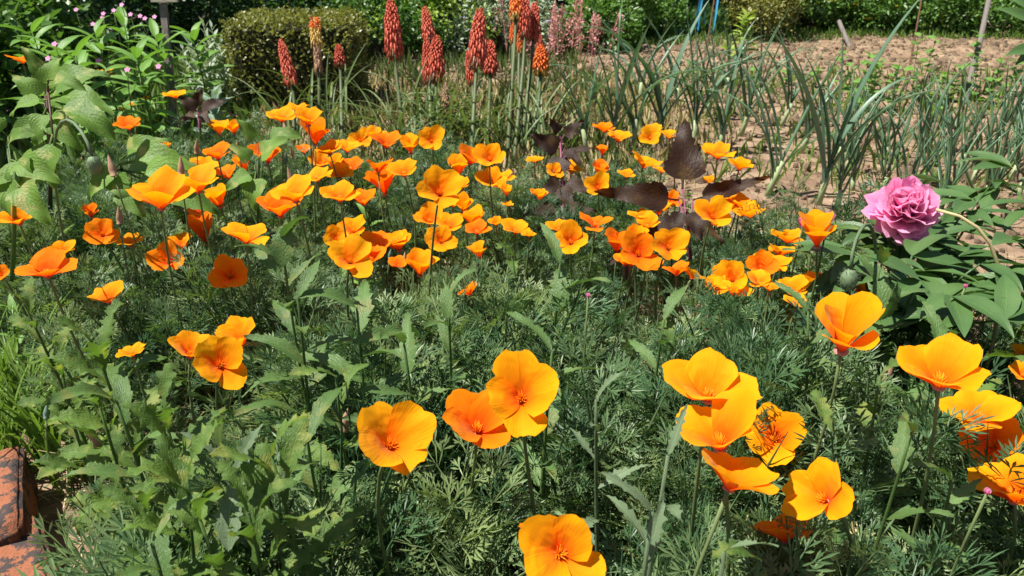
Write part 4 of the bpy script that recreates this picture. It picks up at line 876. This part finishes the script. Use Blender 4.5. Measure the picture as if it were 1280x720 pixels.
for i, (px, py, h, ln, lab) in enumerate([
 (958, 246, .40, .3, 'leek with pale shank standing in bare soil right of the poppies'), (1020, 262, .50, .2, 'tall leek with a bent-over leaf closest to the pink bloom'),
 (895, 196, .42, .2, 'upright leek behind the flat poppy beside the triangular purple leaf'), (866, 190, .42, 0, 'leek with crossing leaves directly behind the triangular purple leaf'),
 (828, 186, .50, -.2, 'bushy tall leek behind the small poppies with pale bent leaf tips'), (792, 186, .40, 0, 'leek behind the pair of small yellow-orange poppies'),
 (762, 196, .46, .1, 'leek with long arching leaf beside the red spikes'), (735, 196, .36, -.2, 'leek half hidden by the grey-sheened purple leaves'),
 (925, 170, .42, .3, 'leek with leaves sweeping over the soil in the second row'), (880, 150, .40, .2, 'leek in the second row with folded leaf tips'),
 (845, 140, .38, 0, 'leek at the back of the row behind the bushy tall leek'), (975, 160, .36, .3, 'leek with broad grey-green leaves at the row end'),
 (945, 135, .34, .1, 'small leek at the back near the bare soil'), (1000, 190, .34, .3, 'small leek between the pale-shanked leek and the onions'), (800, 130, .36, 0, 'leek at the back beside the coral bells'), (905, 120, .32, .1, 'small leek furthest back below the yellow-green sapling')]):
    leek(px, py, h, ln, lab)
ON = variants('onion_leaf', 'onion', 6, lambda m, r: tube(m, bez4([(0, 0, 0), (0, .3, r.uniform(0, .1)), (r.uniform(-.1, .1), .7, r.uniform(-.05, .1)), (r.uniform(-.15, .15), 1, r.uniform(-.35, .05))], 8), [.010, .013, .014, .013, .012, .010, .007, .002], 5))
k = 0
for row in range(5):
    for q in range(12):
        x = .95 + q * .16 + R.uniform(-.04, .04) + row * .08; y = 2.05 + row * .21 + q * .04 + R.uniform(-.05, .05)
        if row == 0 and q < 2: continue
        g = Vector((x, y, hgt(x, y) - .005)); root = thing('onion', g, 'onion plant with thin upright hollow leaves in the soil rows', 'onion', 'onions in the soil rows')
        mb = MB(); tube(mb, [(0, 0, -.01), (0, 0, .03), (0, 0, .06)], [.012, .009, .006], 6); link('bulb', mb.mesh('bulb', 'leek_base'), root)
        for j in range(R.randint(6, 9)):
            link('leaf', R.choice(ON), root, azel(Vector((0, 0, .03 + .01 * j)), R.uniform(0, 6.3), R.uniform(.9, 1.45), R.uniform(.2, .32), R.uniform(0, 6)))
BEAN = variants('bean_leaf', 'lance', 3, lambda m, r: leaf(m, 1, .85, 5, 2, S_OVAL, .2, .5, rnd=r))
LF['bean'] = BEAN
for i in range(13):
    px = 1050 + 17 * i + R.uniform(-8, 8); g = gnd(px, 128 + R.uniform(-10, 10)); tip = g + Vector((R.uniform(-.03, .03), 0, R.uniform(.16, .32)))
    stalk_plant('pea_plant', 'small round-leaved pea plant between the thin rods and grey stake', 'plant', g, tip, 'bean', 14, .065, .045, 'lance', 'young pea plants', .0025, (0, .5))
for i in range(7):
    px = 860 + 40 * i; g = gnd(px, 104 + R.uniform(-6, 6)); stalk_plant('seedling', 'small leafy seedling at the rear of the leek rows', 'plant', g, g + Vector((0, 0, .10)), 'bean', 8, .06, .04, 'lance', 'seedlings behind the leeks', .0025, (0, .5))
# stray low weeds in the soil
for i in range(40):
    x, y = R.uniform(.3, 3.0), R.uniform(1.9, 3.6)
    if x < .75 and y < 2.2: continue
    g = Vector((x, y, hgt(x, y))); stalk_plant('soil_weed', 'tiny low weed seedling in the soil between the vegetable rows', 'weed', g, g + Vector((0, 0, .03)), 'toothed_light', 5, .05, .04, 'weed_light', 'weed seedlings in the soil', .0015, (.1, .7))

# ------------------------------------------------------------ stakes, rods, sign
def rod(name, label, cat, top, foot, r, mat, sides=7, group=None):
    f = Vector(foot); t = Vector(top); g = Vector((f.x, f.y, 0)); mb = MB(); n = 8
    tube(mb, [Vector((0, 0, -.06)) + (t - f) * (i / (n - 1)) + Vector((R.uniform(-1, 1), R.uniform(-1, 1), 0)) * r * .25 for i in range(n)], [r * R.uniform(.9, 1.1) for _ in range(n)], sides)
    o = link(name, mb.mesh(name, mat)); o.location = g; return tag(o, label, cat, group)
def ext(p, q, k): p, q = Vector(p), Vector(q); return q + (p - q) * k
f = gnd(1205, 132); rod('wooden_stake', 'grey weathered wooden stake leaning among the pea plants', 'stake', ext(at(1236, 4, f.y * 1.0 + .2), f, 1.7), f, .014, 'greywood')
f = gnd(1130, 130); rod('rusty_rod', 'thin rusty rod stuck in the soil among the pea plants', 'rod', ext(at(1152, 0, 4.3), f, 1.5), f, .005, 'rust')
f = gnd(876, 100); rod('rusty_rod', 'thin dark rod standing behind the leeks by the blue strips', 'rod', ext(at(890, 12, 5.0), f, 1.4), f, .005, 'rust')
f = gnd(1069, 62); rod('leaning_stick', 'short grey stick leaning at the rear edge of the plot', 'stick', at(1051, 16, 5.9), f, .016, 'greywood')
f = gnd(768, 190); P = at(777, -10, 2.9)
rod('leek_flower_stalk', 'tall thin green flower stalk rising from the leeks', 'stalk', P, f, .0042, 'onion')
f = gnd(219, 190); tp = at(204, 2, 2.95)
sg = thing('garden_sign', Vector((f.x, f.y, 0)), 'wooden sign stake with a pale board on top by the leafy border', 'sign'); mb = MB()
l0, l1 = Vector((0, 0, -.05)), tp + (tp - f) * .1 - Vector((f.x, f.y, 0)); axs = (l1 - l0).normalized()
for dx0, dx1 in ((-.011, .011),):
    v = []
    for p in (l0, l1):
        for sx, sy in ((-1, -1), (1, -1), (1, 1), (-1, 1)): v.append(p + Vector((sx * .012, sy * .009, 0)))
    mb.add(v, [(0, 1, 5, 4), (1, 2, 6, 5), (2, 3, 7, 6), (3, 0, 4, 7), (4, 5, 6, 7), (3, 2, 1, 0)])
link('stake', mb.mesh('stake', 'greywood', False), sg)
bl, br = at(189, 2.5, 2.93), at(222, 2.5, 2.93); mb = MB(); v = []
off = -sg.location
for z in (0, .075):
    for p, s in ((bl, -1), (br, 1)):
        for y in (-.004, .009): v.append(p + off + Vector((0, y, z)) + UP * 0)
mb.add(v, [(0, 2, 6, 4), (1, 5, 7, 3), (0, 4, 5, 1), (2, 3, 7, 6), (4, 6, 7, 5), (0, 1, 3, 2)]); link('board', mb.mesh('board', 'board', False), sg)
# blue plastic strips hanging from a bare dark branch between the shrubs
mb = MB(); g = gnd(884, 48); br_ = [Vector((-.5, 0, 0)), Vector((-.45, 0, .6)), Vector((-.2, .02, .85)), Vector((.25, 0, .95)), Vector((.6, .05, .9))]
tube(mb, br_, [.02, .018, .014, .012, .008], 6); o = tag(link('bare_branch', mb.mesh('bare_branch', 'bark')), 'bare dark branch from which the blue strips hang', 'branch'); o.location = g
for px, b, wdt, jit in ((873, 38, .042, .02), (881, 30, .026, .03), (890, 43, .028, .015)):
    top = g + Vector(((px - 884) / FPX * 6, 0, .96)); bot = at(px, b, (g - CP).dot(FW)); mb = MB(); v, uv = [], []; n = 12
    for i in range(n + 1):
        t = i / n; c = top.lerp(bot, t); ph = 5 * t + px
        for s in (-1, 0, 1):
            v.append(c - top + Vector((s * wdt / 2 * math.cos(ph * .3) + jit * math.sin(ph), s * .01 * math.sin(ph) + (.006 if s == 0 else 0), 0)))
    mb.add(v, [(i * 3 + j, i * 3 + j + 1, i * 3 + j + 4, i * 3 + j + 3) for i in range(n) for j in range(2)])
    o = link('plastic_strip', mb.mesh('plastic_strip', 'blue')); o.location = top
    tag(o, {873: 'wide blue plastic strip hanging in the dark gap behind the plot', 881: 'shortest blue plastic strip hanging between the two longer ones', 890: 'narrow blue plastic strip hanging lowest, close to the yellow-green sapling'}[px], 'strip', 'blue hanging strips')

# ------------------------------------------------------------ bricks, bottom left
import bmesh
def brick(center, rz, size, tiltv, seed, label):
    rnd = random.Random(seed); bm = bmesh.new(); bmesh.ops.create_cube(bm, size=1)
    for v in bm.verts: v.co = Vector((v.co.x * size[0], v.co.y * size[1], v.co.z * size[2]))
    bmesh.ops.bevel(bm, geom=bm.edges[:], offset=.006, segments=2, affect='EDGES')
    bmesh.ops.subdivide_edges(bm, edges=[e for e in bm.edges if e.calc_length() > .02], cuts=6, use_grid_fill=True)
    for v in bm.verts:
        p = v.co * 40 + Vector((seed, 0, 0)); from mathutils import noise
        v.co += v.normal * (noise.noise(p) * .0035 + noise.noise(p * 3) * .0015)
    me = bpy.data.meshes.new('brick'); bm.to_mesh(me); bm.free(); me.materials.append(M['brick'])
    for p in me.polygons: p.use_smooth = True
    o = link('terracotta_brick', me); o.location = center; o.rotation_euler = (tiltv[0], tiltv[1], rz); tag(o, label, 'brick', 'terracotta brick edging')
bA, bB = gnd(52, 694, .07), gnd(0, 640, .09)
brick((bA.x - .02, bA.y - .045, .04), rad(128), (.215, .105, .075), (.03, -.02), 3, 'weathered terracotta brick with black lichen at the bed corner')
brick((bB.x - .045, bB.y + .03, .055), rad(120), (.215, .105, .08), (-.05, .04), 9, 'terracotta brick tilted up behind the lichen-covered one')
brick((bB.x - .21, bB.y + .22, .022), rad(126), (.215, .105, .065), (.02, .02), 15, 'terracotta brick further along the bed edging')
brick((bA.x + .11, bA.y - .20, .022), rad(128), (.215, .105, .065), (.0, .03), 21, 'terracotta brick at the front of the bed edging')

# ------------------------------------------------------------ hedge, shrubs, trees
def hedge_leaves(n, sx, sy, sz):
    """points on a rounded box shell"""
    p = NP.uniform(-1, 1, (n, 3)); ax = NP.integers(0, 3, n); ax[NP.random(n) < .35] = 2
    p[np.arange(n), ax] = np.sign(NP.uniform(-1, 1, n)); nn = np.zeros((n, 3)); nn[np.arange(n), ax] = p[np.arange(n), ax]
    e = np.abs(p) ** 8; k = (e.sum(1) ** (1 / 8.)); p = p / k[:, None]
    bump = .93 + .06 * np.sin(p[:, :1] * 9 + p[:, 1:2] * 7) * np.sin(p[:, 2:3] * 8 + p[:, :1] * 4) + NP.normal(0, .035, (n, 1)) + .12 * NP.random((n, 1)) * (NP.random((n, 1)) < .04)
    return p * bump * np.array([sx, sy, sz]), nn
c = gnd(365, 150); c = Vector((c.x, c.y + .26, 0)); hs = (.295, .26, .215)
root = thing('box_hedge', c, 'clipped box hedge block with olive green and bronze leaves', 'hedge')
P, Nn = hedge_leaves(15000, *hs); P[:, 2] += hs[2] + .005; D = Nn * .7 + rdir(len(P)) * .8
link('foliage', kites('foliage', P.astype(np.float32), D, rdir(len(P)) + Nn, NP.uniform(.012, .022, len(P)), NP.uniform(.008, .014, len(P)), 'box'), root)['kind'] = 'stuff'
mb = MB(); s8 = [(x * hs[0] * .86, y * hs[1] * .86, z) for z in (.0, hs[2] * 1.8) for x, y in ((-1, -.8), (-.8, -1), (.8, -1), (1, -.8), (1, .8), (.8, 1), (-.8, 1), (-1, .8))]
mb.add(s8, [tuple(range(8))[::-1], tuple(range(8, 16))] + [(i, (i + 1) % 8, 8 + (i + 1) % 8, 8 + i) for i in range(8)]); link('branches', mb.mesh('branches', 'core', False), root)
def shrub(name, label, cat, c, r, n, L, W, mat, group=None, stems=5, clumps=26, trunk=0.0, core=.72, flowers=None, bend=.15):
    """leaves in clumps through an ellipsoid; c = ground point, r = radii; trunk lifts the crown"""
    c = Vector(c); root = thing(name, c, label, cat, group); r = np.array(r); cz = trunk + r[2] * (.95 if trunk else .75)
    cc = rdir(clumps) * (NP.uniform(.35, 1, (clumps, 1)) ** .5); cc[:, 2] = np.abs(cc[:, 2]) * 1.15 - (.5 if not trunk else .35)
    k = NP.integers(0, clumps, n); P = cc[k] + rdir(n) * NP.uniform(0.2, 1, (n, 1)) ** .5 * .34
    out = P.copy(); P = P * r; P[:, 2] += cz; ok = P[:, 2] > .01; P = P[ok]; out = out[ok]; m = len(P)
    D = out * .8 + rdir(m) * .8 + np.array([0, 0, .2]); Nn = rdir(m) * .7 + np.array([0, 0, 1.0])
    link('crown' if trunk else 'foliage', kites('foliage', P, D, Nn, NP.uniform(.6, 1.2, m) * L, NP.uniform(.7, 1.2, m) * W, mat, bend), root)['kind'] = 'stuff'
    mb = MB()
    if trunk:
        tr = .03 + .015 * trunk; tube(mb, [(0, 0, -.05), (.02, 0, trunk * .5), (0, .03, trunk), (0.02, 0, cz)], [tr * 1.25, tr, tr * .85, tr * .4], 8)
        for q in cc[:9]:
            e = Vector((q * r * .9).tolist()) + Vector((0, 0, cz)); tube(mb, bez((0, .02, trunk * .9), (e.x * .3, e.y * .3, cz), e, 6), [tr * .5, tr * .4, tr * .3, tr * .25, tr * .15, tr * .06], 6)
        link('trunk', mb.mesh('trunk', 'bark'), root)
    else:
        for q in cc[:stems * 2]:
            e = Vector((q * r).tolist()) + Vector((0, 0, cz)); e.z = max(.05, e.z); tube(mb, bez((R.uniform(-.03, .03), R.uniform(-.03, .03), -.02), (e.x * .5, e.y * .5, e.z * .7), e, 6), [.008, .007, .006, .005, .004, .002], 5)
        link('stems', mb.mesh('stems', 'bark'), root)
    if flowers:
        fm, fn, fs = flowers; i = NP.choice(m, fn, replace=False); Q = P[i] + D[i] * L * .5; A = []
        for s in range(5):
            A.append(s)
        PPn = np.repeat(Q, 5, 0); ang = np.tile(np.arange(5) * 1.2566, fn); DD = np.stack([np.cos(ang), np.sin(ang) - .3, np.full(len(ang), .35)], 1)
        link('flowers', kites('flowers', PPn, DD, np.tile([0, -.3, 1.], (len(PPn), 1)), np.full(len(PPn), fs), np.full(len(PPn), fs * .8), fm), root)['kind'] = 'stuff'
    return root
# rear border, from the left to the right
def gy_(px, y, dy=0):  # ground point at world distance y in the line of pixel column px
    return Vector(((px - 640) / FPX * (y * math.cos(PITCH) + CAMH * math.sin(PITCH)), y, 0))
SH = [
 (20, 3.6, (.5, .4, .55), 2600, .07, .035, 'shrub', 'loose green shrub behind the broad-leaved plant', None),
 (-60, 3.0, (.45, .4, .5), 1800, .07, .035, 'shrub', 'leafy shrub at the border end past the broad leaves', None),
 (470, 5.3, (.42, .34, .36), 3400, .035, .02, 'shrub', 'dense mid green bush beside the box hedge corner', None),
 (545, 5.6, (.42, .36, .42), 3400, .035, .02, 'shrub_yellow', 'bright yellow-green bush behind the paired red spikes', None),
 (625, 5.6, (.36, .3, .4), 2600, .04, .016, 'silver', 'bluish silver bush behind the large middle red spike', ('mauve', 14, .03)),
 (745, 5.8, (.30, .25, .26), 2200, .045, .022, 'shrub', 'low mid green leafy bush right of the coral bells', None),
 (772, 6.2, (.36, .3, .42), 3000, .035, .02, 'shrub', 'rounded green bush behind the tall thin flower stalk', None),
 (822, 6.6, (.24, .3, .30), 2000, .035, .02, 'shrub', 'low green bush left of the blue strips', None),
 (1010, 6.9, (.45, .3, .33), 3400, .04, .02, 'shrub', 'low green bush by the leaning grey stick', ('mauve', 20, .03)),
 (1085, 6.8, (.45, .3, .36), 3400, .04, .02, 'shrub', 'green flowering bush with yellow dots behind the thin rusty rod', ('yellow_fl', 22, .035)),
 (1165, 6.8, (.45, .3, .36), 3400, .04, .02, 'shrub', 'grey-green flowering bush beyond the grey stake', ('yellow_fl', 14, .035)),
 (1245, 6.8, (.5, .35, .40), 3400, .04, .022, 'shrub', 'green bush at the far plot corner', ('yellow_fl', 14, .03)),
 (1330, 6.6, (.5, .4, .45), 3000, .045, .022, 'shrub', 'leafy bush past the far plot corner', None),
 (1420, 6.2, (.5, .4, .45), 2600, .045, .022, 'shrub', 'leafy bush at the end of the rear border', None),
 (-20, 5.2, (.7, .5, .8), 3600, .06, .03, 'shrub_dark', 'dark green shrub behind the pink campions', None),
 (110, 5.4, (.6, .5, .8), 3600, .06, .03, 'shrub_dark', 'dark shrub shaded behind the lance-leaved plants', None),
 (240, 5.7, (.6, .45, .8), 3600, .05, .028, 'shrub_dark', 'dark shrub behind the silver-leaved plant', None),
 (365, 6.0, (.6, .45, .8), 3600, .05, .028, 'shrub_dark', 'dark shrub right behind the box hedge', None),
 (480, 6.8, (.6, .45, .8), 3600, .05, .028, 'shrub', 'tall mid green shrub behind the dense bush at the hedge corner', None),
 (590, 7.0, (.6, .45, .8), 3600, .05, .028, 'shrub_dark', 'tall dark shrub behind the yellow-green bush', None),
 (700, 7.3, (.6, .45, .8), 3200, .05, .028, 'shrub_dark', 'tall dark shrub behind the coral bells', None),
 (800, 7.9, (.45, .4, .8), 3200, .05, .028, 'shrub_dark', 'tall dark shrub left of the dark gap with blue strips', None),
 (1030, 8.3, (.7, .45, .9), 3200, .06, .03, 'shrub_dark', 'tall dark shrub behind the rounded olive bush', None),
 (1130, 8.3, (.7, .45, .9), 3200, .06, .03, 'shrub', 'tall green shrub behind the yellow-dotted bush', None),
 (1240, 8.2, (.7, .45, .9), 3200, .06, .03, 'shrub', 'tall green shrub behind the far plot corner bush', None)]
for px, y, r, n, L, W, mt, lab, fl in SH:
    shrub('shrub', lab, 'shrub', gy_(px, y), r, n, L, W, mt, 'shrubs of the rear border', flowers=fl)
c = gnd(966, 54); root = shrub('rounded_shrub', 'clipped rounded olive bush behind the yellow-green sapling', 'shrub', Vector((c.x, c.y + .3, 0)), (.30, .3, .42), 5000, .03, .016, 'box', 'shrubs of the rear border', clumps=60)
c = gnd(926, 74); stalk_plant('sapling', 'yellow-green leafy sapling at the rear edge of the soil plot', 'sapling', c, c + Vector((0, 0, .27)), 'yellow', 30, .13, .09, 'bark', None, .007, (.1, .9))
c = gnd(910, 66); leafy('dry_leaf_plant', 'small clump of dry straw-coloured leaves beside the sapling', 'plant', c, [(910, 62, 900, 55, 5.4, (0, -.8, .8), 1), (912, 60, 922, 54, 5.4, (0, -.8, .8), 1), (908, 60, 906, 48, 5.45, (0, -1, .5), 1)], 'yellow', 'bark')
# taller trees behind, whose crowns shade the rear border
for i, (x, y, lab) in enumerate([(-5.6, 8.6, 'broad green tree beyond the far end of the shrub border'), (-3.6, 7.6, 'shade tree behind the pink campions'), (-1.9, 8.0, 'shade tree behind the box hedge'), (-.2, 8.6, 'shade tree behind the tallest red spike'), (1.4, 9.2, 'shade tree behind the coral bells'), (2.8, 9.6, 'shade tree over the dark gap with blue strips'), (4.6, 10.0, 'shade tree behind the rounded olive bush'), (6.6, 10.2, 'shade tree behind the yellow-dotted bush'), (8.8, 9.6, 'shade tree beyond the far plot corner')]):
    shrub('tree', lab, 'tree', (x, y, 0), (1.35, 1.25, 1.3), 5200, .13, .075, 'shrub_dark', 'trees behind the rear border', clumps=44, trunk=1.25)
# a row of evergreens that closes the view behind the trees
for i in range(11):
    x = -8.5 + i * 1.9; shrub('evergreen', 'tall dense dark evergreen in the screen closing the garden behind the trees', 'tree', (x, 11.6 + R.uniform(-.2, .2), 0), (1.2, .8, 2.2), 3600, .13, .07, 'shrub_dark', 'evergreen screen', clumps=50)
# lance-leaved border plants, top left
for i, (px, py, d, h, lab) in enumerate([(70, 62, 2.5, .0, 'lance-leaved border plant just behind the broad-leaved plant'), (120, 42, 2.8, 0, 'lance-leaved border plant under the pink campions'), (155, 30, 3.0, 0, 'tall lance-leaved border plant left of the sign stake'), (195, 48, 2.9, 0, 'lance-leaved border plant touching the sign stake'), (170, 68, 2.6, 0, 'lance-leaved border plant with drooping leaves before the sign stake'), (95, 70, 2.4, 0, 'short lance-leaved border plant near the small far poppy'), (40, 40, 2.7, 0, 'lance-leaved border plant at the dark shrub'), (240, 45, 3.3, 0, 'lance-leaved border plant behind the sign stake')]):
    tip = at(px, py, d); g = Vector((tip.x, tip.y + .03, 0)); stalk_plant('border_plant', lab, 'plant', g, tip, 'lance', 20, .17, .13, 'lance', 'lance-leaved border plants', .005, (-.2, .8), .35)
for i, (px, py) in enumerate(((95, 12), (128, 22), (142, 13), (116, 30), (175, 20), (181, 23), (193, 21), (163, 18), (152, 6), (126, 39), (68, 55), (60, 73), (159, 87), (129, 17), (198, 83), (123, 76))):
    d = 3.0 if py < 40 else 2.4; P = at(px, py, d); g = Vector((P.x + R.uniform(-.05, .05), P.y + .05, 0)); r = thing('pink_campion', g, 'small pink campion flower on a thin stem among lance-leaved border plants', 'flower', 'pink campions')
    mb = MB(); tube(mb, bez((0, 0, 0), (0, 0, P.z * .6), P - g, 6), .0018, 4); link('stem', mb.mesh('stem', 'stem'), r)
    for k in range(5):
        mb = MB(); leaf(mb, .010, .009, 3, 2, S_OVAL, .1, .2, rnd=R)
        if k == 0: pme = mb.mesh('petal', 'pink')
        link('petal', pme, r, Matrix.Translation(P - g) @ Matrix.Rotation(rad(50), 4, 'X') @ azel(Vector((0, 0, 0)), k * 1.2566, .1))
# silver-leaved shoots and glaucous cabbage-like leaves left of the hedge
for i in range(15):
    px, py = R.uniform(226, 298), R.uniform(28, 75); d = 3.55 + R.uniform(-.15, .2); tip = at(px, py, d); g = Vector((tip.x + R.uniform(-.04, .04), tip.y + R.uniform(-.02, .1), 0))
    stalk_plant('silver_shoot', 'upright silver-leaved shoot between the sign stake and box hedge', 'plant', g, tip, 'silver', 22, .075, .045, 'silver', 'silver-leaved shoots', .004, (.3, 1.0), .15)
g = gnd(282, 205); stalk_plant('glaucous_plant', 'cabbage-like plant with pale blue-green leaves left of the box hedge', 'plant', g, g + Vector((0, 0, .24)), 'glaucous', 20, .10, .07, 'glaucous', None, .006, (.2, 1.0), .25)
# coral bells: airy pink panicles
for i in range(20):
    px, py = R.gauss(696, 28), R.uniform(-6, 42); d = 5.0 + R.uniform(-.25, .25); tip = at(px, py, d)
    g = Vector((tip.x * .95 + R.uniform(-.05, .05), tip.y + R.uniform(-.1, .1), 0)); root = thing('coral_bells', g, 'airy coral pink flower panicle in the cluster behind the tall red trio', 'flower', 'coral bells')
    lt = tip - g; pts = bez((0, 0, 0), (lt.x * .3, lt.y * .3, lt.z * .6), lt, 7); mb = MB(); tube(mb, pts, .0025, 4); link('stem', mb.mesh('stem', 'coral'), root)
    n = 70; t = NP.uniform(0, 1, n); L0 = np.array(lt); P = L0[None] - np.array([lt.x * .2, lt.y * .2, .19])[None] * t[:, None] + NP.normal(0, .02, (n, 3)) * (0.4 + t[:, None])
    link('florets', kites('florets', P, rdir(n), rdir(n), NP.uniform(.010, .02, n), NP.uniform(.008, .014, n), 'coral'), root)['kind'] = 'stuff'
# pale plant reaching in at the right edge
leafy('pale_stemmed_plant', 'pale-stemmed leafy plant overhanging from past the grey stake', 'plant', gnd(1330, 260), [(1296, 30, 1245, 2, 2.2, (0, -.8, .8), .9), (1300, 60, 1255, 64, 2.2, (0, -.8, .9), 1.1), (1300, 20, 1268, -12, 2.2, (0, -.9, .6), 1), (1304, 40, 1330, 20, 2.2, (0, -.8, .8), 1), (1300, 50, 1276, 80, 2.2, (0, -.9, .6), 1)], 'peony', 'straw')
# grass and ground cover along the rear edge and under the border plants
def blades(name, label, pts, h, w, mat):
    n = len(pts); P = np.array([(x, y, hgt(x, y) - .003) for x, y in pts]); D = rdir(n) * .45 + np.array([0, 0, 1.0])
    o = link(name, kites(name, P, D, rdir(n), NP.uniform(.5, 1.2, n) * h, NP.uniform(.7, 1.2, n) * w, mat, .25)); tag(o, label, kind='stuff')
blades('rear_grass', 'rough green grass along the rear edge of the soil plot', scatter([(-1.2, 6.0), (1.3, 5.9), (2.2, 6.2), (6.5, 6.5), (6.5, 8.2), (-1, 8.2)], 14000), .07, .007, 'grass')
blades('border_ground_cover', 'low leafy ground cover under the leafy border plants', scatter([(-3.5, 1.6), (-1.25, 1.9), (-1.0, 2.5), (-1.1, 3.3), (-1.2, 4.5), (-1.2, 6), (-5, 6)], 9000), .13, .022, 'weed')
blades('spike_ground_cover', 'thin mixed grass around the red spikes and hedge foot', scatter([(-1.5, 2.4), (-.2, 2.3), (.35, 2.5), (.6, 3.0), (.4, 5.6), (-1.4, 5.8)], 3600), .10, .006, 'strap')
blades('dry_grass', 'pale dry straw-like grass around the red spikes', scatter([(-1.5, 2.3), (-.2, 2.2), (.45, 2.4), (.9, 3.0), (.7, 4.2), (-1.4, 4.4)], 3200), .09, .006, 'straw')
blades('soil_grass', 'sparse thin grass and weeds between the leek rows', scatter([(.2, 2.6), (1.2, 2.4), (3.2, 3.0), (4, 4.6), (.3, 4.8)], 2400), .08, .005, 'grass')
blades('dark_shade_cover', 'dark leafy cover added to stand in for deep shade behind the shrubs', scatter([(-8, 5.6), (-1.3, 5.2), (1.5, 6.4), (2.5, 6.9), (9, 7.2), (9, 12.5), (-9, 12.5)], 26000), .16, .09, 'shrub_dark')  # added dark leaves standing in for the deep shade over pale soil
